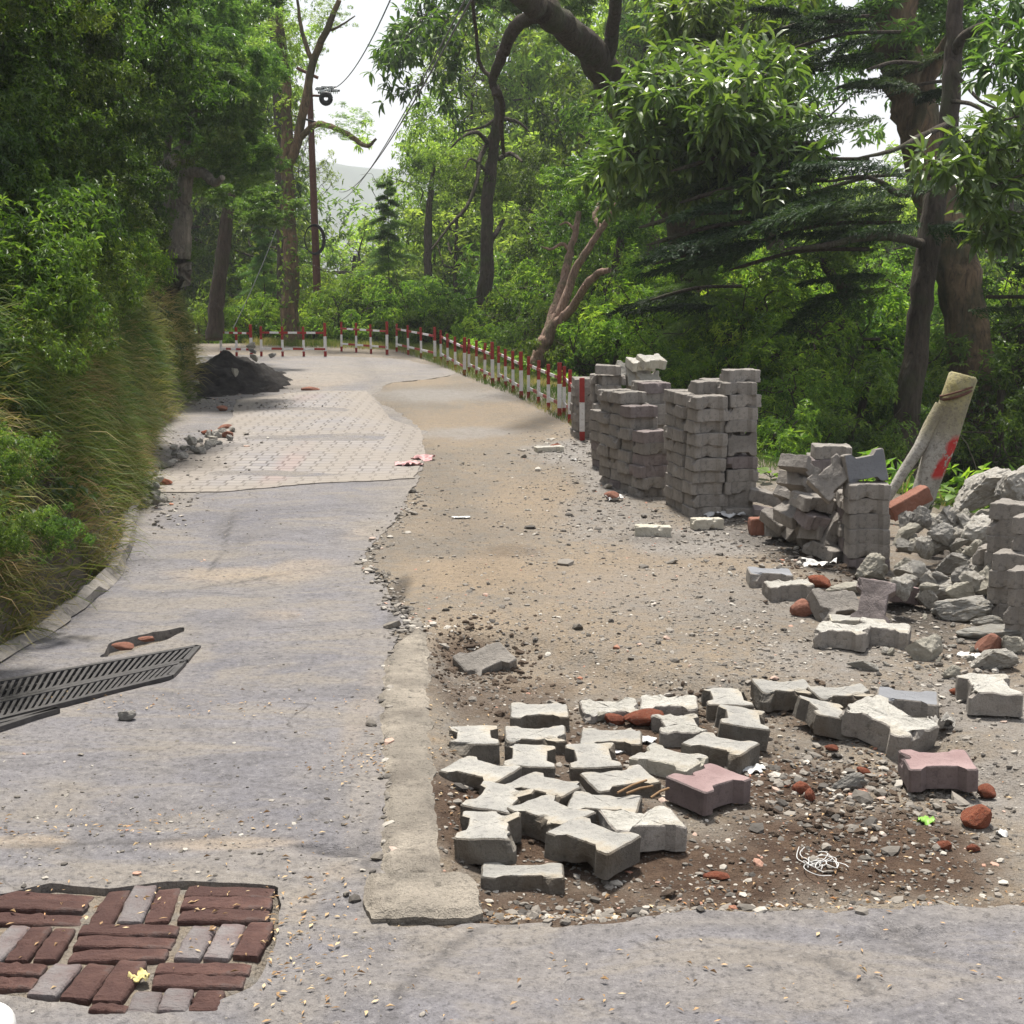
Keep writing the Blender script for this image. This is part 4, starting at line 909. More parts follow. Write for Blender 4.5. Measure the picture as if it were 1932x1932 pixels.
# ------------------------------------------------------------------ leaning concrete post with a brace
p = at(1722, 992)+np.array([.02, .12, -.02]); rt = empty('concrete_post', tuple(p)); T(rt, 'leaning old concrete post with a slanting brace and a worn patch of red paint', 'post')
def kpost():
    k = NM('post_concrete'); a = k.noise(7, 5, k.oc); b = k.noise(50, 5, k.oc, rough=.75)
    sep = k.n('ShaderNodeSeparateXYZ'); k.l(k.oc, sep.inputs[0]); z = sep.outputs[2]; x = sep.outputs[0]
    base = k.mix(k.ramp(a, [(.35, 0), (.65, 1)]), (.27, .25, .215), (.44, .415, .365))
    base = k.mix(k.math('MULTIPLY', k.ramp(z, [(.48, 0), (.62, 1)]), k.ramp(a, [(.3, .4), (.6, 1)])), base, (.31, .27, .12))
    base = k.mix(k.ramp(b, [(.34, .8), (.5, 0)]), base, (.12, .105, .085)); base = k.mix(k.ramp(k.noise(4, 5, k.oc), [(.5, 0), (.62, .6)]), base, (.17, .145, .11))
    zm = k.math('MULTIPLY', k.ramp(z, [(.27, 0), (.30, 1)]), k.ramp(z, [(.50, 1), (.54, 0)]))
    xm = k.ramp(k.math('SUBTRACT', k.math('ADD', x, k.math('MULTIPLY', a, .10)), k.math('MULTIPLY', z, .42)), [(.01, 0), (.03, 1)])
    red = k.math('MULTIPLY', k.math('MULTIPLY', zm, xm), k.ramp(k.noise(26, 4, k.oc), [(.40, 0), (.46, 1)]))
    k._red = red; base = k.mix(red, base, (.42, .035, .03)); k.col(base); k.rough(.9); k.bump(b, .012, 1); return k.m
MPOST = kpost()
mb = MB(); H_ = .92
Pp = [np.array([t*.27, .03*t, t*H_-.06]) for t in np.linspace(0, 1, 14)]
mb.tube(Pp+[Pp[-1]+np.array([.003, 0, .012])], [.085, .080, .076, .073, .072, .074, .078, .084, .088, .086, .084, .082, .081, .080, .066], 12, 0, .05, 3)
obj('shaft', mb.mesh('shaft', [MPOST]), rt)
mb = MB(); mb.tube([np.array([-.175, -.02, .08]), np.array([-.135, -.01, .17]), np.array([-.05, 0, .32]), np.array([.035, .01, .45]), np.array([.10, .02, .57]), np.array([.165, .02, .69])], [.018, .026, .032, .038, .05, .055], 8, 0, .12, 5)
obj('brace', mb.mesh('brace', [MPOST]), rt)
mb = MB(); th = np.linspace(0, 6.28, 20); mb.tube([np.array([.232+.082*math.cos(t), .02+.088*math.sin(t), .76+.03*math.cos(t)]) for t in th], .008, 6, 0)
mb.tube([np.array([.232+.088*math.cos(t), .02+.088*math.sin(t), .775+.03*math.cos(t+.4)]) for t in th], .006, 6, 0)
obj('rusty_wire', mb.mesh('rusty_wire', [M['rust']]), rt)

# ------------------------------------------------------------------ drain grate in the lane
rt_p = plane(200, 1290); gz = float(zroad(np.array([rt_p[0]]), np.array([rt_p[1]]))[0])
def grate(tag_, c4, nbars, label):
    W_ = [np.array(plane(*q)) for q in c4]; o3 = lambda q, z=0: np.array([q[0]-W_[0][0], q[1]-W_[0][1], z])
    e = empty('drain_grate', (W_[0][0], W_[0][1], gz-.004)); T(e, label, 'drain grate', 'grates over the roadside drain')
    def bar(A, B, w_, h_, mb):
        D = B-A; L = np.linalg.norm(D); a = math.atan2(D[1], D[0]); Rm = [[math.cos(a), -math.sin(a), 0], [math.sin(a), math.cos(a), 0], [0, 0, 1]]
        mb.box((A+B)/2, (L, w_, h_), Rm)
    mb = MB()
    for i in range(4): bar(o3(W_[i]), o3(W_[(i+1) % 4]), .022, .03, mb)
    obj('frame', mb.mesh('frame', [M['iron']], False), e)
    mb = MB()
    for i in range(1, nbars):
        t = i/nbars; t2 = min(1, max(0, t+.035)); A = o3(bil(W_, t, .02), .002); B = o3(bil(W_, t-.5/nbars*1.2 if t-.6/nbars > 0 else 0, .98), .002); bar(A, B, .011, .02, mb)
    for t in (.33, .67): bar(o3(bil(W_, .01, t), -.008), o3(bil(W_, .99, t), -.008), .010, .014, mb)
    o = obj('bars', mb.mesh('bars', [M['iron']], False), e); 
grate('a', [(-250, 1338), (374, 1222), (350, 1250), (-250, 1382)], 44, 'rusty iron drain grate, farther strip across the left of the lane')
grate('b', [(-250, 1388), (346, 1254), (322, 1280), (-250, 1428)], 44, 'rusty iron drain grate, middle strip across the left of the lane')
grate('c', [(-250, 1434), (110, 1344), (70, 1356), (-250, 1462)], 26, 'rusty iron drain grate, short near strip at the left edge')

# ------------------------------------------------------------------ utility pole, wires
D_ = 26.0
b_ = at_d(599, 560, D_); t_ = at_d(583, 138, D_); gz_ = Gs(b_[0], b_[1])
rt = empty('utility_pole', (b_[0], b_[1], gz_)); T(rt, 'slim rusty brown utility pole with white disc insulators behind the far railing', 'utility pole')
o3 = lambda p: np.array(p)-np.array([b_[0], b_[1], gz_])
dr = (t_-b_)/np.linalg.norm(t_-b_)
mb = MB(); mb.tube([o3(b_-dr*3), o3(b_), o3((b_+t_)/2), o3(t_)], [.085, .075, .065, .055], 10); obj('pole', mb.mesh('pole', [M['rust']]), rt)
mb = MB()
a1, a2 = at_d(560, 128, D_), at_d(600, 147, D_); mb.tube([o3(a1), o3(a2)], .035, 6)
a1, a2 = at_d(586, 180, D_), at_d(622, 182, D_); mb.tube([o3(a1), o3(a2)], .025, 6); obj('crossarm', mb.mesh('crossarm', [M['rust']]), rt)
mb = MB(); a1, a2 = at_d(548, 216, D_-.2), at_d(626, 240, D_-.2); mb.tube([o3(a1), o3(a2)], .022, 6); obj('crossarm', mb.mesh('crossarm', [M['black']]), rt)
for (u, v) in [(598, 168), (608, 166), (603, 175), (612, 178), (621, 166), (628, 172), (616, 172)]:
    c = o3(at_d(u, v, D_-.1)); mb = MB()
    for j in range(3): mb.tube([c+np.array([j*.035, 0, 0]), c+np.array([j*.035+.012, 0, .004]), c+np.array([j*.035+.02, 0, 0])], [.062, .055, .03], 12, 0)
    mb.tube([c+np.array([-.03, 0, 0]), c+np.array([.13, 0, .01])], .02, 8, 1)
    obj('insulator', mb.mesh('insulator', [M['ceram'], M['insul']]), rt)
c = o3(at_d(615, 186, D_-.2)); mb = MB(); th = np.linspace(0, 6.283, 24); mb.tube([c+np.array([.085*math.cos(t), 0, .085*math.sin(t)]) for t in th], .05, 8); obj('cable_reel', mb.mesh('cable_reel', [M['black']]), rt)
mb = MB(); c = o3(at_d(592, 452, D_-.12))
for j in range(4):
    mb.tube([c+np.array([(.17+.008*j)*math.cos(t)+.01*j, -.02*j, (.25+.01*j)*math.sin(t)]) for t in th], .009, 6)
obj('cable_coil', mb.mesh('cable_coil', [M['black']]), rt)
WR = [((905, -30, 7), (640, 362, 34), .3, .0065, 'upper black cable running down from top centre to the pole'), ((893, -30, 7), (630, 380, 34), .3, .005, 'lower cable of the pair running down from top centre'),
 ((626, 168, 26), (745, -20, 14), .2, .008, 'thin cable from the pole insulators up to the top of the view'), ((590, 235, 26), (440, 620, 24), .2, .008, 'thin cable from the pole down towards the bank'),
 ((700, 470, 34), (1010, 800, 60), .3, .012, 'thin far cable descending behind the railing'), ((700, 355, 40), (745, 420, 46), .1, .01, 'short faint cable in the gap of sky')]
for (A, B, sag, r_, lb) in WR:
    A, B = at_d(*A), at_d(*B); ts = np.linspace(0, 1, 20); mb = MB()
    mb.tube([(A*(1-t)+B*t)-A-np.array([0, 0, sag*4*t*(1-t)]) for t in ts], r_, 5)
    T(obj('overhead_cable', mb.mesh('overhead_cable', [M['wire']]), None, tuple(A)), lb, 'cable')

# ------------------------------------------------------------------ small litter
def crumple(name, mat, u, v, sx, sy, label, cat, seed, h_=.012, n=14):
    p = at(u, v); g = np.linspace(-.5, .5, n); X, Y = np.meshgrid(g, g); x, y = X.ravel(), Y.ravel()
    z = h_*(1+fbm(x, y, 4, 3, seed)*1.6); r_ = 1+.35*fbm(x, y, 3, 2, seed+1)
    V = np.column_stack([x*sx*r_, y*sy*r_, z]); V2 = V.copy(); V2[:, 2] -= .003
    q = grid_faces(n, n); m = np.hypot(x, y)[q].max(1) < .50+.12*h2(q[:, 0].astype(float), q[:, 1].astype(float), seed)
    fa_ = np.concatenate([q[m], (q[m]+n*n)[:, ::-1]])
    T(obj(name, mesh_np(name, np.concatenate([V, V2]), [fa_], [mat], True), None, tuple(p)), label, cat)
crumple('paper_scrap', M['paper'], 1467, 1492-0, .05, .03, 'white paper scrap behind the pink paver in the pit', 'paper scrap', 1) if False else None
for q, (u, v, sx, sy, lb) in enumerate([(1422, 1454, .075, .06, 'white paper scrap right of the middle pink paver'), (1160, 1418, .085, .05, 'white paper scrap between two buff pavers'), (1220, 1398, .07, .06, 'white shard of paper near the corner of a crosswise paver'),
    (1208, 1442, .04, .04, 'tiny white paper scrap by the cream pitted paver'), (878, 1202, .10, .03, 'flat white scrap left of the half buried brown paver'), (871, 978, .10, .04, 'white scrap on the dirt in the middle of the lane'), (1158, 945, .12, .08, 'white scrap in front of the rusty red brick lump'),
    (1790, 1372, .10, .06, 'torn white paper right of the large rough paver'), (1830, 1238, .10, .08, 'crumpled grey white plastic among the scattered rubble'), (1890, 1575, .035, .03, 'tiny white paper scrap at the lower right'), (1500, 935, .25, .16, 'white sheet draped on the low pile behind the tall stack'),
    (1370, 975, .22, .14, 'crumpled pale sheet beside the foot of the tall stack'), (1545, 1068, .16, .07, 'dirty white scrap in the black soil'), (1083, 869, .04, .03, 'small white scrap near the leftmost stack'), (545, 1505-243, .0, .0, ''), ]):
    if sx: crumple('paper_scrap', M['paper'], u, v, sx, sy, lb, 'paper scrap', q+3, .02 if sx > .1 else .008)
for q, (u, v, sx, sy, lb) in enumerate([(800, 868, .18, .12, 'upper piece of the crumpled pink rag at the end of the paving'), (772, 880, .20, .16, 'lower piece of the crumpled pink rag at the end of the paving')]):
    crumple('pink_rag', M['rag'], u, v, sx, sy, lb, 'rag', 30+q, .02, 20)
crumple('plastic_lump', M['rubd'], 1775, 1380, .08, .09, 'crumpled grey plastic right of the large rough paver', 'plastic', 41, .03)
crumple('green_leaf', M['lgreen'], 1745, 1552, .045, .05, 'single bright green leaf on the dark dirt', 'leaf', 42, .01, 10)
crumple('straw_clump', M['straw'], 262, 1848, .05, .035, 'clump of yellow straw on the brick patch', 'straw', 43, .009, 16)
mb = MB(); p = at(1545, 1630)
for j in range(9):
    a = random.uniform(0, 6.3); c_x, c_y = random.uniform(-.03, .03), random.uniform(-.05, .05); r_1 = random.uniform(.012, .04); P = [np.array([c_x+r_1*math.cos(a+t*4)*(1+.3*t)+random.uniform(-.006, .006), c_y+1.5*r_1*math.sin(a+t*4)+random.uniform(-.006, .006), .006+.01*random.random()]) for t in np.linspace(0, 1, 8)]; mb.tube(spline(P, 3), .0014, 4)
T(obj('string_tangle', mb.mesh('string_tangle', [M['paper']]), None, tuple(p)), 'tangle of white string on the pit floor', 'string')
mb = MB(); p = at(1595, 1585)
for (u, v, du) in ((1360, 1430, 0),): pass
for q, (u1, v1, u2, v2) in enumerate([(1165, 1496, 1220, 1472), (1182, 1497, 1232, 1483), (1228, 1505, 1262, 1487)]):
    A, B = at(u1, v1, .075), at(u2, v2, .075); mb = MB(); mb.tube([np.zeros(3), (B-A)*.5+np.array([0, 0, .004]), B-A], .0035, 6); T(obj('dry_stalk', mb.mesh('dry_stalk', [M['litter']], attrs=None), None, tuple(A)), ['left', 'middle', 'right'][q]+' of the three dry stalks lying on a buff paver', 'stalk')
# pale rounded thing cut by the bottom left corner
V, Fc = ICO[4]; p = plane(-14, 2012)
Vq = np.sign(V)*np.abs(V)**.7
T(obj('fender', mesh_np('fender', Vq*np.array([.11, .16, .05]), [Fc], [M['paper']]), None, (p[0]-.075, p[1]-.03, .05+Gs(*p)*1)), 'pale rounded edge of a fender cut off by the bottom left corner', 'fender')

# ------------------------------------------------------------------ gravel, leaves, twigs (uncountable)
def scatter(n, fu, keep=None):
    out = []
    while len(out) < n:
        u, v = fu(); x_, y_ = plane(u, v)
        if keep is None or keep(u, v, x_, y_): out.append((x_, y_))
    return np.array(out)
def pebble_field(name, n, xy, size, mat, label, flat=.45, seed=0, zoff=0.0, zfun=None):
    r_ = np.random.default_rng(seed); V0, F0 = ICO[1]; V0 = V0.copy()
    n = len(xy); s_ = size*np.exp(r_.normal(0, .45, n)); z = (zfun or G)(xy[:, 0], xy[:, 1])
    a = r_.uniform(0, 6.28, n); e = r_.uniform(.6, 1.2, (n, 3))*np.array([1, 1, flat])
    J = V0[None]*(1+r_.uniform(-.28, .28, (n, len(V0), 1)))*e[:, None, :]*s_[:, None, None]
    tl = r_.uniform(-.5, .5, n); ct, st = np.cos(tl), np.sin(tl)
    J = np.stack([J[..., 0]*ct[:, None]-J[..., 2]*st[:, None], J[..., 1], J[..., 0]*st[:, None]+J[..., 2]*ct[:, None]], -1)
    ca, sa = np.cos(a), np.sin(a); X = J[..., 0]*ca[:, None]-J[..., 1]*sa[:, None]; Y = J[..., 0]*sa[:, None]+J[..., 1]*ca[:, None]
    V = np.stack([X+xy[:, 0:1], Y+xy[:, 1:2], J[..., 2]+(z+s_*flat*.35+zoff)[:, None]], -1).reshape(-1, 3)
    Fx = (F0[None]+(np.arange(n)*len(V0))[:, None, None]).reshape(-1, 3)
    me = mesh_np(name, V, [Fx], [mat], False, None, dict(rnd=np.repeat(r_.random(n), len(V0))))
    T(obj(name, me), label, None, None, 'stuff')
def g_dirt():
    a = random.random()
    if a < .42: return random.uniform(830, 1932), random.uniform(1130, 1725)
    if a < .75: return random.uniform(760, 1500), random.uniform(840, 1300)
    if a < .90: return random.uniform(1000, 1450), random.gauss(940, 60)
    return random.uniform(1400, 1932), random.uniform(980, 1330)
def kd(u, v, x_, y_): return road_field(np.array([x_]), np.array([y_]))[0] < -.01 and seg_dist(np.array([x_]), np.array([y_]), EDGE)[0] < .1
xy = scatter(2600, g_dirt, lambda *a: True); xy = np.concatenate([xy+rng.normal(0, .12, xy.shape) for _ in range(6)])
xy = xy[(road_field(xy[:, 0], xy[:, 1]) < -.01) & (seg_dist(xy[:, 0], xy[:, 1], EDGE) < .25)]
pebble_field('gravel', 0, xy, .0045, M['stone'], 'small loose gravel and chips strewn over the dirt', .4, 1)
xy2 = xy[rng.random(len(xy)) < .06]+.02; xy2 = xy2[road_field(xy2[:, 0], xy2[:, 1]) < -.02]
pebble_field('stony_bits', 0, xy2, .010, M['stone'], 'walnut sized stony bits strewn over the dirt', .5, 2)
# denser bits round the piles
def g_piles():
    c = random.choice([(1300, 1000, 160, 16), (1700, 1160, 110, 50), (1130, 900, 40, 50), (1800, 1260, 90, 40), (1550, 1440, 90, 40), (1650, 1470, 120, 40), (1070, 850, 50, 20), (1480, 1040, 90, 24), (1100, 1700, 200, 16), (380, 850, 60, 20), (300, 935, 40, 30), (450, 762, 90, 8)])
    return random.gauss(c[0], c[2]), random.gauss(c[1], c[3])
xy = scatter(2600, g_piles, lambda u, v, a, b: v > 700); xy = xy[(-seg_dist(xy[:, 0], xy[:, 1], BANK) < .1)]
eg = []
for (a_, b_) in zip(ASPH_R[2:16], ASPH_R[3:17]):
    for q in range(40): t = random.random(); eg.append((a_[0]*(1-t)+b_[0]*t+random.gauss(6, 12), a_[1]*(1-t)+b_[1]*t+random.gauss(0, 6)))
eg = np.array([plane(*q) for q in eg])
zz = lambda x, y: np.maximum(G(x, y), np.where(road_field(x, y) > 0, zroad(x, y), -9))
xy = np.concatenate([xy, eg]); pebble_field('rubble_bits', 0, xy, .0095, M['stone'], 'crumbs of stone, brick and concrete around the piles', .5, 3, 0, zz)
xy = scatter(1100, lambda: (random.uniform(0, 800), random.choice([random.uniform(1000, 1932), random.gauss(1560, 60), random.gauss(1010, 40)])), lambda u, v, a, b: v > 900)
xy = xy[(road_field(xy[:, 0], xy[:, 1]) > .01)]
pebble_field('grit', 0, xy, .0038, M['stone'], 'fine grit lying on the asphalt', .45, 4, 0, zroad)
xy = scatter(1500, lambda: random.choice([(random.uniform(835, 1700), random.uniform(1290, 1722)), (random.gauss(1640, 110), random.gauss(1470, 50)), (random.gauss(1300, 160), random.gauss(1310, 16)), (random.gauss(1560, 70), random.gauss(1060, 26)), (random.gauss(900, 60), random.gauss(1230, 30))]), lambda *a: True)
xy = np.concatenate([xy, xy+rng.normal(0, .03, xy.shape)]); xy = xy[road_field(xy[:, 0], xy[:, 1]) < -.01]
pebble_field('soil_clods', 0, xy, .0065, m_concrete('dark_clod', (.08, .055, .038), (.16, .115, .08), 2, 3, .5), 'dark clods of earth on the pit floor', .6, 7)
def leaf_litter(name, n_, xy, size, label, seed, zf):
    r_ = np.random.default_rng(seed); n = len(xy); s_ = size*r_.uniform(.5, 1.4, n); a = r_.uniform(0, 6.28, n)
    L, W, C = s_, s_*r_.uniform(.18, .45, n), s_*r_.uniform(.0, .35, n)
    base = np.array([[-.5, 0, 0], [0, .5, 1], [.5, 0, .2], [0, -.5, .8]]); V = np.zeros((n, 4, 3))
    X = base[:, 0][None]*L[:, None]; Y = base[:, 1][None]*W[:, None]*2*.5; Zz = base[:, 2][None]*C[:, None]
    V[..., 0] = X*np.cos(a)[:, None]-Y*np.sin(a)[:, None]+xy[:, 0:1]; V[..., 1] = X*np.sin(a)[:, None]+Y*np.cos(a)[:, None]+xy[:, 1:2]; V[..., 2] = Zz+(zf(xy[:, 0], xy[:, 1])+.004)[:, None]
    i = np.arange(n)*4; Fx = np.concatenate([np.stack([i, i+1, i+2], 1), np.stack([i, i+2, i+3], 1)])
    T(obj(name, mesh_np(name, V.reshape(-1, 3), [Fx], [M['litter']], False, None, dict(rnd=np.repeat(r_.random(n), 4)))), label, None, None, 'stuff')
def g_lit():
    c = random.choice([(280, 1560, 230, 14), (1600, 1420, 160, 40), (1650, 1560, 160, 50), (1000, 1700, 120, 14), (400, 1330, 300, 12), (560, 1780, 60, 90), (1400, 1680, 300, 30), (690, 1440, 60, 20), (480, 740, 90, 10), (900, 1420, 60, 60), (300, 1720, 200, 60), (1300, 1850, 500, 60)])
    return random.gauss(c[0], c[2]), random.gauss(c[1], c[3])
xy = scatter(1500, g_lit, lambda u, v, a, b: v > 700); leaf_litter('leaf_litter', 0, xy, .016, 'dry brown leaf scraps and needles on the ground', 5, zz)
# ------------------------------------------------------------------ foliage builders
def unit(a): return a/(np.linalg.norm(a, axis=-1, keepdims=True)+1e-9)
def leaves_np(P, D, L, W, r_, fold=.25, bend=.15):
    """P base points, D directions; returns verts (n*4) and tris"""
    n = len(P); D = unit(D); up = np.array([0, 0, 1.])+r_.normal(0, .35, (n, 3)); Sd = unit(np.cross(D, up)); Nn = np.cross(Sd, D)
    L = L[:, None]; W = W[:, None]
    V = np.stack([P, P+D*L*.45+Sd*W*.5+Nn*W*fold, P+D*L-Nn*L*bend, P+D*L*.45-Sd*W*.5+Nn*W*fold], 1).reshape(-1, 3)
    i = np.arange(n)*4; return V, np.concatenate([np.stack([i, i+1, i+2], 1), np.stack([i, i+2, i+3], 1)])
def whorl_points(C, k, r_, droop=.2, spread=.8, axis=None):
    n = len(C); A = unit(axis if axis is not None else r_.normal(size=(n, 3))+np.array([0, 0, .3]))
    t = unit(np.cross(A, r_.normal(size=(n, 3)))); b = np.cross(A, t)
    ph = (np.arange(k)[None]*2*math.pi/k+r_.uniform(0, 6.28, (n, 1))+r_.normal(0, .25, (n, k)))
    D = A[:, None]*(1-spread*r_.uniform(.5, 1.2, (n, k, 1)))+t[:, None]*np.cos(ph)[..., None]+b[:, None]*np.sin(ph)[..., None]
    D = D+np.array([0, 0, -droop]); return np.repeat(C, k, 0), D.reshape(-1, 3)
def crown_mesh(name, mat, seed, nclump, nwh, k, leafL, leafW, rad=(1, 1, 1), clump=.33, hollow=.55, droop=.25, flatc=.75, tipaxis=True, keep_centers=None):
    r_ = np.random.default_rng(seed); rad = np.array(rad)
    d = unit(r_.normal(size=(nclump, 3))); rr = r_.uniform(hollow, 1, (nclump, 1))**.6*(1+.22*r_.normal(size=(nclump, 1)))
    C = d*rr*rad
    cs = clump*rad.mean()*r_.uniform(.55, 1.35, nclump)
    if keep_centers is not None: keep_centers.extend(C.tolist())
    Q, ax, hue = [], [], []
    for i in range(nclump):
        m = int(nwh*r_.uniform(.6, 1.4)); o_ = r_.normal(size=(m, 3)); o_ = unit(o_)*r_.uniform(.15, 1, (m, 1))**.5*cs[i]*np.array([1, 1, flatc])
        Q.append(C[i]+o_); ax.append(unit(o_)+unit(C[i:i+1])*.6+np.array([0, 0, .25])); hue.append(np.full(m, r_.normal(0, .16)))
    Q = np.concatenate(Q); ax = np.concatenate(ax)+r_.normal(0, .3, (len(Q), 3)); hue = np.concatenate(hue)
    P, D = whorl_points(Q, k, r_, droop, .75, ax)
    n = len(P); L = leafL*r_.uniform(.6, 1.25, n); W = leafW*r_.uniform(.7, 1.2, n)
    V, Fc = leaves_np(P, D, L, W, r_)
    rv = np.clip(.42+np.repeat(hue, k)+r_.normal(0, .2, n), 0, 1)
    return mesh_np(name, V, [Fc], [mat], False, None, dict(rnd=np.repeat(rv, 4)))
def limb_path(A, B, r_, wob=.12, n=6, sag=.0):
    A, B = np.array(A, float), np.array(B, float); L = np.linalg.norm(B-A); t = np.linspace(0, 1, n)[:, None]
    P = A*(1-t)+B*t; P[1:-1] += r_.normal(0, wob*L/n, (n-2, 3)); P[:, 2] += (sag*L*4*t*(1-t))[:, 0]; return spline(P, 4)
def trunk_mesh(name, mat, seed, centers, below=14, top=1.8, rb=.20, rt_=.05, nl=16, twig=3):
    """trunk ends in the crown; origin at the crown centre"""
    r_ = np.random.default_rng(seed); mb = MB()
    wb = .018*below
    P = spline(np.array([[r_.normal(0, wb)+.03*(z+2), r_.normal(0, wb), z] for z in np.linspace(-below, top, 6)]), 6)
    n = len(P); mb.tube(P, np.linspace(rb, rt_, n), 9, 0, .18, seed)
    C = np.array(centers); idx = r_.permutation(len(C))[:nl]
    for i in idx:
        c = C[i]; z0 = min(c[2]-abs(r_.normal(.9, .4)), 1.2); k = np.argmin(abs(P[:, 2]-z0)); A = P[k]
        Lp = limb_path(A, c, r_, .55, 5, -.06); mb.tube(Lp, np.linspace(rb*.30, .014, len(Lp)), 6, 0, .1, i)
        for j in range(twig):
            q = Lp[r_.integers(len(Lp)//2, len(Lp))]; e = q+r_.normal(0, .45, 3); Tp = limb_path(q, e, r_, .4, 4); mb.tube(Tp, np.linspace(.014, .004, len(Tp)), 4)
    return mb.mesh(name, [mat])
VAR = {}
def variant(key, leafmat, barkmat, seed, **kw):
    cc = []; tk = {a: kw.pop(a) for a in ('below', 'rb', 'nl', 'twig', 'top') if a in kw}
    VAR[key] = (crown_mesh('crown', M[leafmat], seed, keep_centers=cc, **kw), trunk_mesh('trunk', M[barkmat], seed+1, cc, **tk))
for i in range(3): variant(f'oak{i}', 'leafA', 'bark', 200+i*7, nclump=58, nwh=25, k=5, leafL=.22, leafW=.075, rad=(2.6, 2.6, 2.3), clump=.24, rb=.17)
for i in range(3): variant(f'pale{i}', 'leafB', 'bark', 230+i*7, nclump=60, nwh=21, k=5, leafL=.22, leafW=.075, rad=(2.6, 2.6, 2.7), clump=.21, rb=.15, hollow=.35)
for i in range(2): variant(f'thin{i}', 'leafB', 'bark', 260+i*7, nclump=56, nwh=16, k=5, leafL=.19, leafW=.065, rad=(2.6, 2.6, 3.0), clump=.20, rb=.12, hollow=.25, twig=6, nl=30)
for i in range(3): variant(f'dark{i}', 'leafC', 'bark', 280+i*7, nclump=60, nwh=42, k=6, leafL=.12, leafW=.042, rad=(1.7, 1.7, 1.4), clump=.25, below=6, rb=.05, top=.8)
for i in range(2): variant(f'rhodo{i}', 'leafF', 'bark', 300+i*7, nclump=46, nwh=26, k=9, leafL=.20, leafW=.045, rad=(1.6, 1.6, 1.3), clump=.26, below=6, rb=.08, top=.8)
for i in range(3): variant(f'bush{i}', 'leafE', 'bark', 320+i*7, nclump=46, nwh=34, k=5, leafL=.085, leafW=.028, rad=(1.0, 1.0, .8), clump=.30, below=1.4, rb=.03, hollow=.3, nl=10, top=.4)
for i in range(2): variant(f'dbush{i}', 'leafA', 'bark', 345+i*7, nclump=40, nwh=34, k=5, leafL=.085, leafW=.032, rad=(1.0, 1.0, .8), clump=.32, below=1.4, rb=.03, hollow=.3, nl=10, top=.4)
# conifer: drooping flat boughs made of many fine leaflets
def conifer_bough(seed, L, r_, n_side=26):
    P, D = [], []
    for s_ in np.linspace(.08, 1, n_side):
        for sgn in (-1, 1):
            l2 = L*.42*(1-s_*.75)*r_.uniform(.6, 1.2); base = np.array([s_*L, 0, -.18*L*s_*s_]); dv = np.array([.65, sgn*1., -.15+r_.normal(0, .12)])
            m = int(8+l2*38)
            for t in np.linspace(0, 1, m):
                q = base+dv*l2*t+np.array([0, 0, -.12*l2*t*t])
                for sg2 in (-1, 1): P.append(q); D.append([.8+r_.normal(0, .4), sg2*.7+sgn*.5, -.25+r_.normal(0, .4)])
    return np.array(P), np.array(D)
def conifer_mesh(name, seed, H, base_r, nb, mat, leaf=.055, lw=.012, z0=0.0, elev=0.0):
    r_ = np.random.default_rng(seed); PP, DD, RV = [], [], []
    proto = [conifer_bough(seed+i, 1.0, r_) for i in range(3)]
    for b in range(nb):
        f = b/nb; z = z0+(H-z0)*f; L = base_r*(1-f)**.8*r_.uniform(.65, 1.15)+.12; a = b*2.4+r_.normal(0, .3); P, D = proto[b % 3]
        keep = r_.random(len(P)) < min(1, .5+L*.35); P, D = P[keep]*L, D[keep]; e = elev+r_.normal(0, .08)
        ce, se = math.cos(e), math.sin(e); P = np.stack([P[:, 0]*ce-P[:, 2]*se, P[:, 1], P[:, 0]*se+P[:, 2]*ce], 1)
        ca, sa = math.cos(a), math.sin(a); rot = lambda X: np.stack([X[:, 0]*ca-X[:, 1]*sa, X[:, 0]*sa+X[:, 1]*ca, X[:, 2]], 1)
        PP.append(rot(P)+np.array([0, 0, z])+r_.normal(0, .02, P.shape)); DD.append(rot(D)); RV.append(np.full(len(P), r_.normal(0, .15)))
    P, D, RV = np.concatenate(PP), np.concatenate(DD), np.concatenate(RV); n = len(P)
    V, Fc = leaves_np(P, D, leaf*r_.uniform(.6, 1.3, n), lw*r_.uniform(.7, 1.3, n), r_, .1, .1)
    return mesh_np(name, V, [Fc], [mat], False, None, dict(rnd=np.repeat(np.clip(.45+RV+r_.normal(0, .18, n), 0, 1), 4)))
def conifer_trunk(name, H, r0, below, seed, mat):
    mb = MB(); r_ = np.random.default_rng(seed); P = np.array([[r_.normal(0, .02), r_.normal(0, .02), z] for z in np.linspace(-below, H, 12)]); mb.tube(P, np.linspace(r0, .01, 12), 8, 0, .15)
    return mb.mesh(name, [mat])
VAR['fir0'] = (conifer_mesh('crown', 401, 3.6, 1.5, 44, M['leafD'], .07, .014), conifer_trunk('trunk', 3.6, .05, 4, 1, M['bark']))
VAR['fir1'] = (conifer_mesh('crown', 402, 3.4, 1.3, 40, m_leaf('young_fir', (.05, .09, .035), (.10, .17, .06), (.19, .27, .09), .4), .07, .014), conifer_trunk('trunk', 3.4, .04, 4, 2, M['bark']))
def plant(name, key, center, sc, label, cat, group=None, rz=None, szz=None, tilt=(0, 0), notrunk=False):
    c = np.array(center, float); rz = random.uniform(0, 6.28) if rz is None else rz; gz = Gs(c[0], c[1])
    gz = min(gz, c[2]-.1)
    e = empty(name, (c[0], c[1], gz)); T(e, label, cat, group)
    s3 = (sc, sc, sc*(szz or 1))
    o = obj('crown', VAR[key][0], e, (0, 0, c[2]-gz), (tilt[0], tilt[1], rz), s3)
    if not notrunk: obj('trunk' if cat == 'tree' else 'stems', VAR[key][1], e, (0, 0, c[2]-gz), (0, 0, rz), s3)
    return e

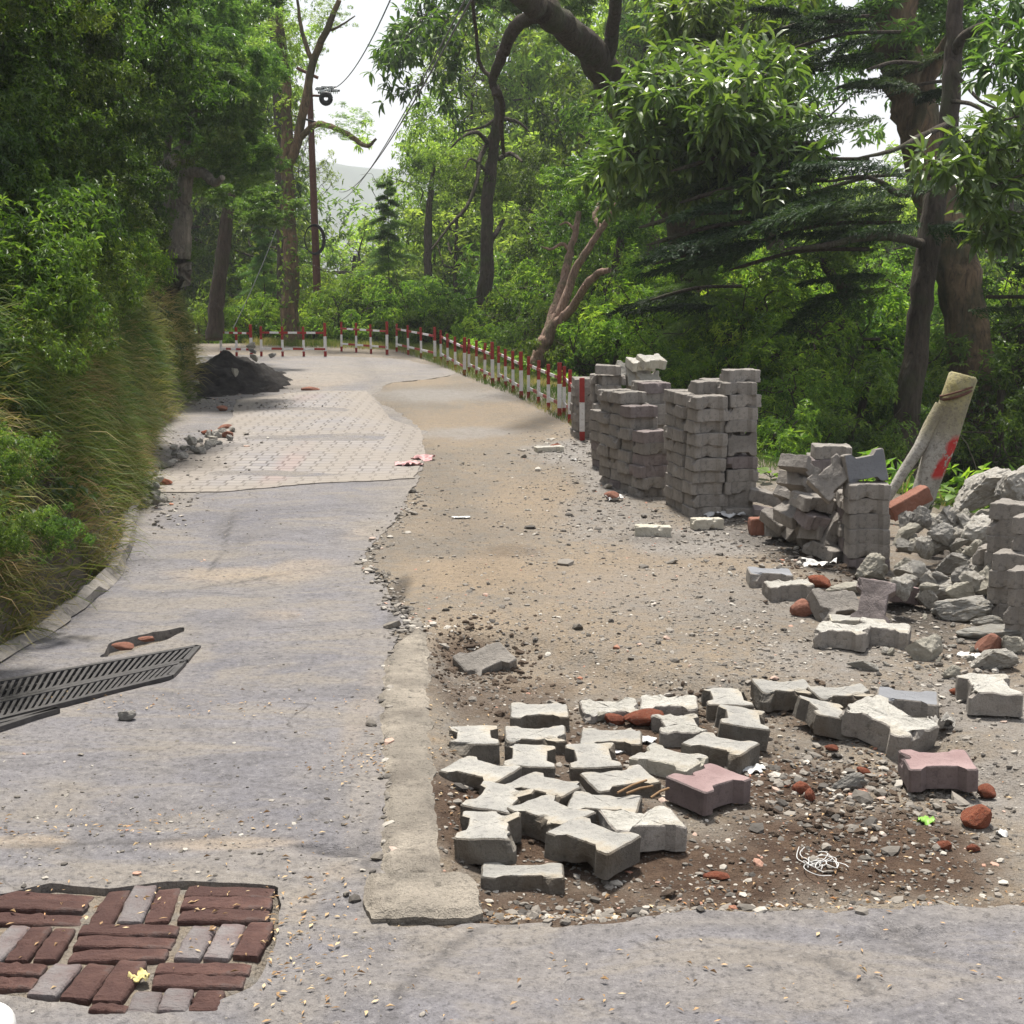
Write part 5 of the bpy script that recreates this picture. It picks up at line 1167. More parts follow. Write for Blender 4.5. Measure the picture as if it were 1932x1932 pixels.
# ------------------------------------------------------------------ background forest beyond the railing
BG = 'forest trees beyond the railing'
LB = {'oak': 'mid green broadleaf tree in the mass of the forest beyond the railing', 'pale': 'pale green broadleaf tree in the brighter forest beyond the railing', 'thin': 'thinly leaved pale tree with sky showing through its branches, beyond the railing'}
def forest(key, u, v, d, sc, szz=None):
    kk = key[:-1]; plant('broadleaf_tree', key, at_d(u, v, d), sc, LB[kk], 'tree', BG+' ('+kk+')', None, szz)
# centre: from the pole to the right conifers; sky gap kept around u 600-770 above v 430
L_ = [('pale0', 880, 330, 40, 1.0), ('pale1', 960, 180, 42, 1.1), ('pale2', 1060, 330, 38, 1.0), ('pale0', 940, 110, 44, .9), ('pale1', 1000, 480, 36, .9), ('pale2', 880, 520, 34, .8), ('oak0', 1010, 580, 30, .7),
 ('pale0', 1140, 120, 40, 1.1), ('pale1', 1180, 420, 34, 1.0), ('oak1', 1120, 560, 28, .75), ('oak2', 1200, 260, 32, 1.0), ('pale0', 1300, 120, 36, 1.1), ('oak0', 1330, 330, 30, 1.0), ('oak1', 1300, 500, 27, .8), ('pale1', 1420, 450, 34, 1.0),
 ('oak2', 1400, 100, 30, 1.0), ('pale2', 1560, 560, 34, 1.1), ('oak0', 1530, 480, 40, 1.1), ('oak1', 1640, 620, 34, 1.0), ('pale0', 1700, 500, 40, 1.0), ('oak2', 1820, 600, 36, 1.1), ('oak0', 1930, 500, 34, 1.0), ('oak1', 1900, 720, 28, .9), ('pale2', 1760, 740, 32, 1.0), ('oak2', 1620, 760, 28, .8),
 ('pale0', 750, 560, 40, .9), ('pale1', 660, 590, 44, 1.0), ('thin0', 830, 440, 42, .7), ('thin1', 880, 260, 40, .8), ('thin0', 660, 560, 46, .7), ('pale1', 1400, 620, 30, .9), ('pale2', 1240, 640, 34, .9), ('oak0', 1140, 700, 34, .9), ('oak1', 880, 640, 40, .9),
 ('pale1', 430, 330, 44, 1.0), ('oak2', 430, 420, 40, 1.0), ('pale2', 400, 180, 42, 1.0), ('thin1', 480, 120, 40, .6), ('oak1', 480, 520, 36, .8), ('pale0', 380, 250, 44, 1.1), ('thin1', 560, 300, 44, .45),
 ('oak0', 330, 420, 36, 1.0), ('oak1', 250, 300, 38, 1.1), ('pale1', 340, 90, 40, 1.1), ('oak2', 180, 150, 34, 1.1), ('pale0', 600, 640, 46, .9), ('pale2', 460, 640, 40, .8), ('oak0', 540, 600, 44, .8), ('oak1', 800, 620, 46, 1.0),
 ('pale0', 1210, 10, 34, .9), ('pale2', 1000, 20, 40, .9), ('oak0', 1940, 300, 40, .9), ('pale0', 1320, 700, 26, .7), ('pale1', 1480, 700, 24, .7), ('oak1', 1420, 780, 22, .6), ('oak2', 1800, 850, 24, .8), ('pale1', 1900, 900, 30, .9), ('oak0', 1680, 880, 22, .6)]
for a in L_: forest(*a)
# a farther, lower row that closes the wood where it falls into the valley
for i in range(26):
    u = -100+i*85+random.uniform(-25, 25)
    if 520 < u < 780: v = random.uniform(640, 720)
    else: v = random.uniform(430, 620)
    plant('broadleaf_tree', random.choice(['pale0', 'pale1', 'oak0', 'pale2']), at_d(u, v, random.uniform(54, 70)), random.uniform(1.3, 1.7), 'distant broadleaf tree in the farthest row of the wood down the valley side', 'tree', 'farthest row of trees')
# bushes close behind the railing
BU = 'undergrowth bushes along the valley side'
for (key, u, v, d, sc) in [('bush0', 655, 585, 25, .9), ('bush1', 700, 600, 24.5, .7), ('bush2', 500, 610, 25, .8), ('bush0', 450, 600, 26, .8), ('bush1', 590, 625, 24.5, .5), ('bush2', 770, 590, 24, .8), ('dbush0', 850, 600, 24, .9), ('dbush1', 800, 630, 23.5, .6), ('bush0', 960, 610, 24, .8), ('dbush0', 1000, 640, 22, .7), ('bush1', 900, 645, 22.5, .5),
 ('bush2', 1060, 640, 20, .6), ('bush0', 1300, 560, 19, .9), ('bush1', 1390, 600, 19, .9), ('bush2', 1480, 560, 20, .9), ('bush0', 1600, 620, 19, .9), ('bush1', 1340, 670, 17, .6), ('bush2', 1560, 760, 15, .7), ('bush0', 1650, 760, 16, .8), ('bush1', 1220, 580, 19, .7), ('bush0', 1110, 620, 20, .8), ('bush1', 1160, 660, 17, .7), ('dbush1', 1090, 690, 17.5, .5), ('bush2', 1200, 620, 18, .8), ('bush0', 1270, 640, 18, .8), ('bush0', 1240, 700, 14, .5), ('bush1', 1340, 620, 17, .7), ('bush1', 1430, 640, 16, .9), ('bush2', 1470, 720, 14, .8), ('bush0', 1440, 800, 12, .55), ('bush1', 1500, 790, 13, .6), ('dbush0', 1560, 700, 15, .9), ('dbush1', 1620, 780, 14, .8),
 ('bush2', 1460, 860, 11, .45), ('bush0', 1530, 600, 18, 1.0), ('bush0', 1660, 640, 18, 1.0), ('dbush1', 1880, 800, 15, .9), ('dbush0', 1920, 680, 16, 1.1), ('bush1', 1910, 600, 19, 1.0), ('dbush1', 1780, 700, 18, .9), ('dbush0', 1600, 860, 12, .5), ('dbush1', 1150, 560, 22, 1.0), ('bush0', 1030, 560, 24, .9), ('dbush0', 730, 640, 24, .5), ('bush1', 1380, 700, 15, .7), ('bush2', 1700, 560, 22, 1.1), ('dbush1', 540, 560, 28, .9), ('bush0', 610, 560, 27, .7)]:
    plant('bush', key, at_d(u, v, d), sc, 'bright green bush in the undergrowth just beyond the railing' if key[0] == 'b' else 'dark green bush in the undergrowth beyond the road edge', 'bush', BU+(' (bright)' if key[0] == 'b' else ' (dark)'))
# young firs
for (u, v, d, sc, lb) in [(735, 640, 25, .68, 'young fir with feathery boughs standing just behind the railing right of the pole'), (1330, 720, 16, .62, 'young fir rising behind the tall paver stack'), (500, 600, 27, .5, 'small pale young fir left of the vine covered trunk')]:
    c = at_d(u, v, d); e = empty('fir_tree', tuple(c)); T(e, lb, 'tree'); k_ = 'fir1'; obj('crown', VAR[k_][0], e, sc=(sc, sc, sc*1.25)); obj('trunk', VAR[k_][1], e, sc=(sc, sc, sc*1.25))

# ------------------------------------------------------------------ hero trees, limbs given as (u, v, depth) paths
def hero(label, bark, paths, crowns=(), n=12, rough=.14, name='broadleaf_tree', group=None, seed=1):
    P0 = at_d(*paths[0][0][0]); e = empty(name, tuple(P0)); T(e, label, 'tree', group)
    mb = MB(); r_ = np.random.default_rng(seed)
    for path, radii in paths:
        P = spline(np.array([at_d(*q) for q in path]), 6); rd = np.interp(np.linspace(0, 1, len(P)), np.linspace(0, 1, len(radii)), radii)
        P[1:-1] += r_.normal(0, .10, (len(P)-2, 3))*rd[1:-1, None]; mb.tube(P-P0, rd, n, 0, rough, seed)
    obj('trunk', mb.mesh('trunk', [M[bark]]), e)
    for (key, u, v, d, sc, szz) in crowns:
        c = at_d(u, v, d)-P0; obj('crown', VAR[key][0], e, tuple(c), (random.uniform(-.3, .3), random.uniform(-.3, .3), random.uniform(0, 6)), (sc, sc, sc*szz))
    return e
hero('dark slender tree in the middle with a forked gnarled top, behind the railing', 'bark', [
 ([(905, 760, 25), (910, 640, 25), (918, 500, 25), (920, 380, 25), (930, 300, 25), (940, 220, 24.6), (935, 170, 24.4)], [.17, .14, .12, .11, .08, .05]),
 ([(935, 230, 25), (925, 260, 25), (905, 300, 24.8), (900, 340, 24.6), (880, 390, 24.4), (845, 430, 24.2), (815, 470, 24)], [.05, .045, .035, .03, .015]),
 ([(918, 470, 25), (935, 440, 25), (950, 415, 25.3)], [.07, .05, .03]), ([(940, 300, 25), (965, 290, 25), (985, 305, 24.5)], [.05, .04, .02]),
 ([(925, 275, 25), (900, 250, 24.6), (870, 260, 24.2), (850, 280, 24)], [.05, .03, .012]), ([(930, 240, 25), (950, 225, 25), (980, 232, 25), (1000, 250, 25)], [.05, .035, .012]),
 ([(925, 330, 25), (890, 300, 24.6), (875, 320, 24.4)], [.04, .02, .01]), ([(935, 225, 25), (910, 240, 25), (870, 250, 25), (850, 270, 25)], [.035, .02, .008])], [('oak0', 900, 330, 25.5, .28, .8), ('oak1', 985, 330, 26, .3, .8)], seed=2)
hero('great curving bough with an arching branch that hangs down across the top centre', 'bark', [
 ([(1330, 700, 19), (1280, 420, 18), (1190, 230, 17), (1135, 130, 16), (1080, 60, 15), (1010, 10, 14), (940, -40, 13)], [.22, .21, .20, .19, .16, .13, .10]),
 ([(1085, 55, 15), (1035, 32, 15), (985, 38, 15.3), (962, 70, 15.6), (945, 110, 15.8), (930, 150, 16), (935, 180, 16)], [.09, .085, .075, .06, .04]),
 ([(935, 165, 16), (948, 200, 16.3), (945, 240, 16.6), (950, 290, 17)], [.045, .035, .02]), ([(930, 150, 16), (905, 120, 16), (898, 60, 15.6), (890, -10, 15)], [.03, .02, .02]),
 ([(1140, 135, 16), (1155, 60, 15.6), (1165, -20, 15)], [.09, .08, .07])], [('rhodo0', 1040, -30, 21, .75, .6), ('rhodo1', 900, -40, 21, .5, .5)], seed=4)
hero('pinkish many-stemmed leaning tree just behind the railing', 'barkr', [
 ([(1012, 690, 17.6), (1026, 650, 17.6), (1040, 620, 17.6), (1065, 570, 17.6), (1085, 510, 17.6), (1110, 470, 17.5), (1135, 430, 17.4), (1150, 410, 17.3), (1165, 382, 17.2)], [.11, .10, .07, .058, .05, .042, .035, .028]),
 ([(1035, 628, 17.6), (1045, 590, 17.8), (1062, 540, 17.9), (1073, 485, 18), (1085, 440, 18), (1092, 400, 18)], [.08, .065, .055, .045, .035]),
 ([(1050, 610, 17.5), (1080, 580, 17.3), (1105, 540, 17), (1130, 515, 16.8), (1150, 510, 16.6)], [.07, .055, .05, .045, .03]),
 ([(1135, 432, 17.4), (1122, 410, 17.5), (1130, 385, 17.6)], [.035, .03, .025]), ([(1074, 470, 18), (1060, 460, 18), (1040, 470, 18), (1020, 465, 18)], [.03, .02, .01]), ([(1085, 435, 18), (1070, 420, 18), (1055, 425, 18)], [.025, .015, .008])], [('oak1', 1140, 360, 18.6, .3, .6)], seed=5)
def vine(e, P, rad, n, seed):
    r_ = np.random.default_rng(seed); i = r_.integers(0, len(P)-1, n); t = r_.random((n, 1)); Q = P[i]*(1-t)+P[i+1]*t; a = r_.uniform(0, 6.28, n)
    Q = Q+np.stack([np.cos(a), np.sin(a), 0*a], 1)*rad*1.15; V, Fc = leaves_np(Q, r_.normal(size=(n, 3))+np.array([0, -.3, -.4]), .10*r_.uniform(.6, 1.2, n), .06*r_.uniform(.7, 1.2, n), r_)
    obj('ivy', mesh_np('ivy', V, [Fc], [M['leafE']], False, None, dict(rnd=np.repeat(r_.random(n), 4))), e)
e = hero('tall peeling trunk twined with ivy left of the utility pole', 'barkb', [
 ([(549, 720, 24), (548, 640, 24), (550, 520, 24), (545, 420, 24), (542, 300, 24), (540, 180, 24), (530, 60, 24), (525, -20, 24)], [.20, .17, .14, .12, .11, .09, .08, .06]),
 ([(538, 330, 24), (560, 270, 23.8), (575, 200, 23.6), (590, 120, 23.4), (615, 60, 23), (640, 0, 22.8)], [.09, .08, .07, .06, .04]),
 ([(590, 120, 23.4), (570, 60, 23.4), (560, -10, 23.4)], [.05, .035, .02]), ([(560, 265, 23.8), (600, 235, 23.4), (650, 250, 23), (690, 275, 22.6), (710, 262, 22.5)], [.06, .05, .04, .02]), ([(615, 60, 23), (640, 50, 23), (670, 30, 23)], [.03, .02, .01])],
 [('thin0', 550, 60, 24, .24, .8), ('thin1', 660, 235, 23, .20, .5), ('thin1', 620, 20, 23, .16, .6), ('thin1', 470, 60, 24, .45, .8)], seed=6)
P0 = at_d(549, 720, 24); vine(e, spline(np.array([at_d(*q)-P0 for q in [(549, 640, 23.9), (548, 520, 23.9), (543, 400, 23.9), (540, 240, 23.9), (545, 150, 24)]]), 6), .13, 420, 9)
hero('second thinner trunk close behind the ivy covered one', 'bark', [([(530, 640, 26), (532, 450, 26), (528, 300, 26), (520, 120, 26), (508, 0, 26), (505, -30, 26)], [.10, .09, .07, .05])], [('thin0', 480, 80, 27, .45, .8)], seed=7)
hero('pale trunked tree growing from the top of the bank with a knotty side limb', 'barkl', [
 ([(335, 540, 15), (338, 500, 15), (345, 420, 15), (350, 340, 15), (352, 260, 15), (355, 200, 14.8)], [.15, .125, .085, .075, .06]),
 ([(336, 470, 15.1), (322, 400, 15.2), (316, 330, 15.3), (318, 240, 15.4)], [.06, .055, .05, .04]),
 ([(352, 268, 15), (330, 300, 14.6), (300, 318, 14.3), (285, 328, 14.2)], [.055, .07, .07, .06]), ([(352, 235, 15), (375, 205, 14.8), (400, 180, 14.5)], [.055, .04, .03]),
 ([(345, 330, 15), (380, 325, 14.8), (405, 345, 14.6), (420, 335, 14.4)], [.06, .05, .03])], [('rhodo0', 400, 200, 14.6, .34, .8), ('rhodo1', 320, 190, 14.8, .36, .8), ('rhodo0', 440, 300, 15, .30, .7), ('rhodo1', 450, 130, 15, .34, .8)], seed=8)
hero('dark leaning trunk behind the end of the bank', 'bark', [([(405, 640, 21), (410, 560, 21), (420, 480, 21), (430, 400, 21), (436, 330, 21), (440, 200, 21)], [.13, .11, .10, .09, .07])], [('thin0', 430, 120, 21.5, .35, .8)], seed=9)
hero('huge dark trunk at the upper right that leans right and comes down with flaking bark', 'barkb', [
 ([(1870, 1010, 16), (1845, 900, 16), (1830, 700, 16), (1812, 540, 16), (1790, 440, 16), (1750, 330, 16), (1725, 220, 16), (1700, 120, 16), (1690, 40, 16), (1685, -40, 16)], [.34, .31, .27, .24, .24, .23, .25, .26, .26, .26]),
 ([(1750, 330, 16), (1725, 250, 15.6), (1760, 130, 15.4), (1800, 60, 15)], [.08, .09, .08, .07])], [('rhodo1', 1690, 40, 16.6, .8, .7)], n=16, rough=.22, seed=10)
hero('slender dark conifer trunk in front of the huge one', 'bark', [
 ([(1700, 940, 13.5), (1710, 830, 13.5), (1728, 650, 13.5), (1745, 500, 13.5), (1765, 380, 13.5), (1785, 280, 13.5), (1796, 150, 13.5), (1800, 40, 13.5), (1803, -40, 13.5)], [.15, .135, .12, .11, .11, .10, .085, .08, .075]),
 ([(1790, 232, 13.5), (1730, 262, 12.8), (1680, 285, 12.4), (1610, 300, 12)], [.03, .028, .02, .008]), ([(1798, 100, 13.5), (1830, 60, 13.2), (1900, 35, 12.8)], [.06, .04, .035]), ([(1745, 460, 13.5), (1660, 445, 12.6), (1560, 462, 12), (1480, 470, 11.6)], [.045, .04, .025, .01]),
 ([(1770, 350, 13.5), (1700, 365, 12.8), (1640, 335, 12.2), (1560, 342, 11.8)], [.04, .035, .02, .01]), ([(1796, 130, 13.5), (1850, 190, 13), (1900, 210, 12.8)], [.02, .015, .008]), ([(1790, 190, 13.5), (1840, 200, 13), (1900, 250, 12.8)], [.022, .018, .01])], seed=11, name='conifer_tree')
for q, (path, rr, cr_) in enumerate([
 ([(1565, 850, 16), (1580, 740, 16), (1590, 620, 16), (1595, 560, 16), (1570, 520, 15.8), (1540, 470, 15.6)], [.085, .08, .075, .06, .04], [('dbush0', 1570, 470, 16, .8, .7)]),
 ([(1225, 700, 24), (1215, 560, 24), (1235, 420, 24), (1225, 300, 24)], [.15, .13, .11, .08], [('oak2', 1235, 300, 24.5, .6, .9)]),
 ([(1330, 160, 22), (1322, 40, 22), (1322, -30, 22)], [.16, .15, .14], []), 
 ([(808, 520, 32), (808, 430, 32), (812, 370, 32), (820, 300, 32)], [.10, .09, .07, .04], [('pale0', 815, 280, 32, .45, 1.0)]),
 ([(1500, 700, 20), (1440, 320, 20), (1425, 230, 20), (1410, 190, 20)], [.16, .10, .09, .08], []),
 ([(1160, 720, 22), (1165, 640, 22), (1160, 540, 22), (1175, 420, 22)], [.12, .11, .09, .06], [('oak0', 1170, 380, 22.4, .5, .9)])]):
    hero(['thin dark forked trunk between the paver stacks and the concrete post', 'dark trunk deep among the leaves right of the pinkish tree', 'dark trunk cut by the top of the view right of the great bough', 'thin trunk in the pale wood left of the dark slender tree', 'broken leaning stub of a trunk among the leaves at the upper right', 'dark trunk low behind the pinkish tree'][q], 'bark', [(path, rr)] if q != 0 else [(path, rr), ([(1592, 600, 16), (1600, 560, 16), (1606, 520, 16)], [.05, .04, .04])], cr_, seed=20+q)
# conifer boughs: dark feathery band at the right
def bough_mass(name, label, spots, seed, leafsz=.06):
    r_ = np.random.default_rng(seed); proto = [conifer_bough(seed+i, 1.0, r_) for i in range(3)]
    c0 = at_d(*spots[0][:3]); PP, DD, RV = [], [], []
    for (u, v, d, L, az, n) in spots:
        base = at_d(u, v, d)-c0; n = max(2, int(n*.7))
        for j in range(n):
            P, D = proto[j % 3]; l2 = L*r_.uniform(.6, 1.1); a = az+r_.normal(0, .35); P = P*l2; ca, sa = math.cos(a), math.sin(a); e_ = r_.normal(.0, .12); ce, se = math.cos(e_), math.sin(e_)
            P = np.stack([P[:, 0]*ce-P[:, 2]*se, P[:, 1], P[:, 0]*se+P[:, 2]*ce], 1); rot = lambda X: np.stack([X[:, 0]*ca-X[:, 1]*sa, X[:, 0]*sa+X[:, 1]*ca, X[:, 2]], 1)
            PP.append(rot(P)+base+r_.normal(0, [.28, .28, .16])); DD.append(rot(D)); RV.append(np.full(len(P), r_.normal(0, .2)))
    P, D, RV = np.concatenate(PP), np.concatenate(DD), np.concatenate(RV); n = len(P); V, Fc = leaves_np(P, D, leafsz*r_.uniform(.6, 1.3, n), leafsz*.24*r_.uniform(.7, 1.3, n), r_, .1, .1)
    e = empty('conifer_tree', (c0[0], c0[1], c0[2])); T(e, label, 'tree'); obj('crown', mesh_np('crown', V, [Fc], [M['leafD']], False, None, dict(rnd=np.repeat(np.clip(.45+RV+r_.normal(0, .18, n), 0, 1), 4))), e)
    for (u, v, d, L, az, n) in spots:
        mb = MB(); b = at_d(u, v, d)-c0; mb.tube(spline(np.array([b, b+np.array([math.cos(az)*L*.5, math.sin(az)*L*.5, -.02]), b+np.array([math.cos(az)*L, math.sin(az)*L, -.15*L])]), 4), [.02]*8+[.008], 5); obj('limb', mb.mesh('limb', [M['bark']]), e)
    return e
PI = math.pi
bough_mass('a', 'dark feathery conifer whose flat boughs reach left across the right of the view', [
 (1700, 420, 13, 1.5, PI, 7), (1640, 300, 12.6, 1.3, PI, 6), (1560, 340, 12.2, 1.3, PI, 6), (1500, 420, 12, 1.3, PI*1.02, 6), (1400, 400, 12, .9, PI, 4), (1640, 470, 13, 1.3, PI*.97, 5), (1760, 330, 13, 1.2, PI*1.05, 5), (1480, 290, 12.2, 1.0, PI, 4), (1560, 270, 12.6, 1.1, PI, 5), (1420, 470, 12.4, .9, PI, 4), (1780, 420, 13, 1.0, 0.2, 5), (1830, 300, 13.2, .9, .1, 4), (1850, 400, 13.2, 1.0, .1, 5)], 501)
bough_mass('b', 'dark conifer boughs hanging at the upper right around the huge trunk', [
 (1700, 60, 15, 1.2, PI, 5), (1640, 30, 14.6, 1.0, PI, 4), (1740, 120, 15, .9, PI*1.2, 4), (1600, 40, 14.4, .9, PI, 3), (1800, 150, 14.8, .8, 2.4, 3), (1880, 480, 14, 1.2, .3, 5), (1860, 560, 14, 1.2, .1, 5), (1900, 240, 14, 1.0, 0, 3)], 502)
bough_mass('c', 'lower feathery conifer boughs between the trunks and the tall stack', [
 (1400, 540, 15, 1.0, PI, 3), (1640, 560, 16, 1.2, PI, 3), (1660, 640, 16, 1.2, PI, 4), (1620, 720, 15.6, 1.0, PI, 4), (1880, 640, 17, 1.3, 0, 5), (1900, 760, 16, 1.1, 0.2, 4), (1760, 600, 18, 1.4, PI, 4), (1650, 800, 14.6, .8, PI, 4), (1760, 820, 16, 1.0, PI, 3)], 503)
# near leaf sprays with large leaves (right edge, top centre)
def spray_tree(label, twigs, leafL, leafW, mat, seed, k=7, name='broadleaf_tree', dens=5, spread=.10):
    r_ = np.random.default_rng(seed); c0 = at_d(*twigs[0][0]); mb = MB(); Q, ax, = [], []
    for path in twigs:
        P = spline(np.array([at_d(*q) for q in path]), 5)-c0; mb.tube(P, np.linspace(.011, .003, len(P)), 5)
        for j in range(2, len(P)):
            for m in range(dens):
                side = r_.normal(size=3); side[2] *= .5; side = unit(side)*spread*r_.uniform(.2, 1.4); q = P[j]+side; 
                if m % 2 == 0: mb.tube(np.array([P[j], P[j]+side*.6+np.array([0, 0, .01]), q]), [.004, .003, .002], 4)
                Q.append(q); ax.append(unit(side)*.8+np.array([0, 0, -.25])+unit(P[j]-P[j-1])*.6)
    Q, ax = np.array(Q), np.array(ax); P, D = whorl_points(Q, k, r_, .45, .7, ax); n = len(P)
    # longer leaves made of two quads so that they curve
    D = unit(D); L = (leafL*r_.uniform(.6, 1.2, n))[:, None]; W = (leafW*r_.uniform(.75, 1.2, n))[:, None]; up = np.array([0, 0, 1.])+r_.normal(0, .3, (n, 3)); Sd = unit(np.cross(D, up)); Nn = np.cross(Sd, D)
    V = np.stack([P, P+D*L*.3+Sd*W*.42+Nn*W*.12, P+D*L*.3-Nn*W*.02, P+D*L*.3-Sd*W*.42+Nn*W*.12, P+D*L*.68+Sd*W*.40-Nn*L*.03+Nn*W*.10, P+D*L*.68-Nn*L*.06, P+D*L*.68-Sd*W*.40-Nn*L*.03+Nn*W*.10, P+D*L-Nn*L*.20], 1).reshape(-1, 3)
    i = np.arange(n)*8; tr = [(0, 1, 2), (0, 2, 3), (4, 7, 5), (5, 7, 6)]; qd = [(1, 4, 5, 2), (2, 5, 6, 3)]
    f3 = np.concatenate([np.stack([i+a for a in t], 1) for t in tr]); f4 = np.concatenate([np.stack([i+a for a in t], 1) for t in qd])
    e = empty(name, tuple(c0)); T(e, label, 'tree'); obj('crown', mesh_np('crown', V, [f3, f4], [M[mat]], False, None, dict(rnd=np.repeat(np.clip(r_.normal(.5, .2, n), 0, 1), 8))), e)
    obj('twigs', mb.mesh('twigs', [M['bark']]), e); return e
spray_tree('leafy branch with long pale leaves reaching in from the right edge', [
 [(1990, 210, 10.51), (1900, 225, 10.22), (1840, 260, 10.08), (1800, 275, 9.94)], [(2000, 260, 10.51), (1900, 280, 10.22), (1800, 300, 9.94), (1750, 310, 9.8)], [(1990, 330, 10.51), (1930, 330, 10.22), (1860, 360, 10.08), (1835, 380, 9.94)], [(1980, 230, 10.79), (1900, 330, 10.65), (1850, 420, 10.37), (1870, 450, 10.22)], [(2000, 400, 10.51), (1930, 420, 10.37), (1880, 440, 10.22)], [(1960, 180, 10.79), (1900, 300, 10.51), (1870, 330, 10.37)]], .18, .058, 'leafF', 601, 6, dens=2, spread=.13)
spray_tree('bright leafy branch hanging in the top right corner', [[(2000, 0, 11.36), (1940, 40, 11.08), (1890, 90, 10.79), (1870, 130, 10.65)], [(2000, 60, 11.36), (1950, 90, 11.08), (1910, 150, 10.79)], [(2000, 120, 11.36), (1950, 150, 11.08), (1920, 190, 10.79)], [(1990, -20, 11.36), (1920, 10, 11.08)]], .165, .042, 'leafF', 602, 8, dens=3, spread=.17)
sp = []
for q in range(34):
    u = random.uniform(1180, 1480); v = random.uniform(110, 330); d = random.uniform(12, 15); sp.append([(u+60, v-30, d+.4), (u+20, v-10, d), (u-20, v+20, d-.2), (u-40, v+50, d-.3)])
spray_tree('chestnut like tree whose long shiny leaves fill the right of centre', sp, .20, .06, 'leafF', 603, 6, dens=3, spread=.22)
sp = []
for q in range(20):
    u = random.uniform(1280, 1520); v = random.uniform(-30, 130); d = random.uniform(15, 18); sp.append([(u+50, v-40, d+.4), (u+20, v-10, d), (u-20, v+20, d-.2), (u-40, v+50, d-.3)])
spray_tree('shiny leaved tree overhead at the upper right', sp, .20, .06, 'leafA', 604, 6, dens=3, spread=.26)
sp = []
for q in range(10):
    u = random.uniform(740, 900); v = random.uniform(-20, 110); d = random.uniform(22, 25); sp.append([(u+40, v-40, d+.3), (u+10, v-5, d), (u-10, v+20, d-.2), (u-15, v+45, d-.3)])
sp.append([(880, 60, 23), (860, 110, 23), (815, 150, 23), (780, 175, 23), (735, 180, 23)]); sp.append([(905, -20, 23), (880, 60, 23), (850, 120, 23), (838, 180, 23), (850, 210, 23)])
spray_tree('dark leafy twigs hanging against the bright sky gap at the top', sp, .21, .065, 'leafC', 605, 5, dens=2, spread=.26)

# ------------------------------------------------------------------ left hillside
HL = 'small leaved trees over the left bank'
LT = []
for v in (-20, 80, 180, 280, 370, 450, 520):
    lim = {-20: 200, 80: 170, 180: 140, 280: 90, 370: 60, 450: -30, 520: -130}[v]
    for u in range(-40, lim+1, 105):
        u2, v2 = u+random.uniform(-25, 25), v+random.uniform(-25, 25); d = 7.2+max(u2, 0)/58+random.uniform(0, 1.2); LT.append((f'dark{random.randrange(3)}', u2, v2, d, .040*d*random.uniform(.9, 1.25), random.uniform(.75, 1.0)))
        if v < 250 and u < 120: LT.append((f'dark{random.randrange(3)}', u2+40, v2+30, d+2.5, .05*d*random.uniform(.9, 1.2), random.uniform(.75, 1.0)))
for (key, u, v, d, sc, szz) in LT:
    plant('small_leaved_tree', key, at_d(u, v, d), sc, 'dense small leaved tree growing out of the hillside above the left bank', 'tree', HL, None, szz, notrunk=True)
for (key, u, v, d, sc, szz) in [('rhodo0', 400, 40, 16, .3, .8), ('rhodo1', 410, 160, 17, .36, .8), ('rhodo0', 330, 110, 15, .4, .8), ('rhodo1', 410, 240, 17, .3, .8), ('rhodo0', 460, 350, 20, .24, .6), ('rhodo1', 480, 390, 19, .35, .6), ('rhodo0', 420, 290, 16, .36, .8), ('rhodo1', 450, 0, 17, .36, .8)]:
    plant('broadleaf_tree', key, at_d(u, v, d), sc, 'tree with leaves in star shaped clusters between the left bank and the utility pole', 'tree', 'star leaved trees right of the bank', None, szz, notrunk=True)

for (u, v, d, sc) in [(190, 330, 13, .34), (240, 370, 14, .26), (180, 400, 12, .3), (225, 430, 14, .24), (230, 270, 14, .34), (120, 420, 10.5, .3), (60, 470, 9, .26), (160, 460, 11.5, .26), (310, 460, 16, .22)]:
    plant('small_leaved_tree', f'dark{random.randrange(3)}', at_d(u, v, d), sc, 'small tree with fine leaves standing on the crest of the left bank', 'tree', 'small trees on the crest of the bank', None, .85, notrunk=True)
HB = 'shrubs on the left bank'
for (key, u, v, d, sc) in [('dbush0', 60, 560, 6.6, .38), ('dbush1', 120, 550, 8, .34), ('dbush0', 170, 500, 10, .34), ('bush1', 130, 500, 9, .4), ('dbush1', 20, 680, 6.2, .28), ('dbush0', 285, 520, 14, .22), ('dbush1', 100, 640, 7, .26), ('bush0', 200, 480, 11, .45), ('dbush0', -10, 500, 6.6, .5), ('bush2', 240, 490, 13, .28), ('dbush1', 30, 860, 5.2, .14), ('dbush0', 110, 1000, 5.6, .12), ('dbush1', 20, 1000, 4.9, .12)]:
    plant('shrub', key, at_d(u, v, d), sc, 'leafy shrub growing on the face of the left bank', 'shrub', HB, notrunk=True)
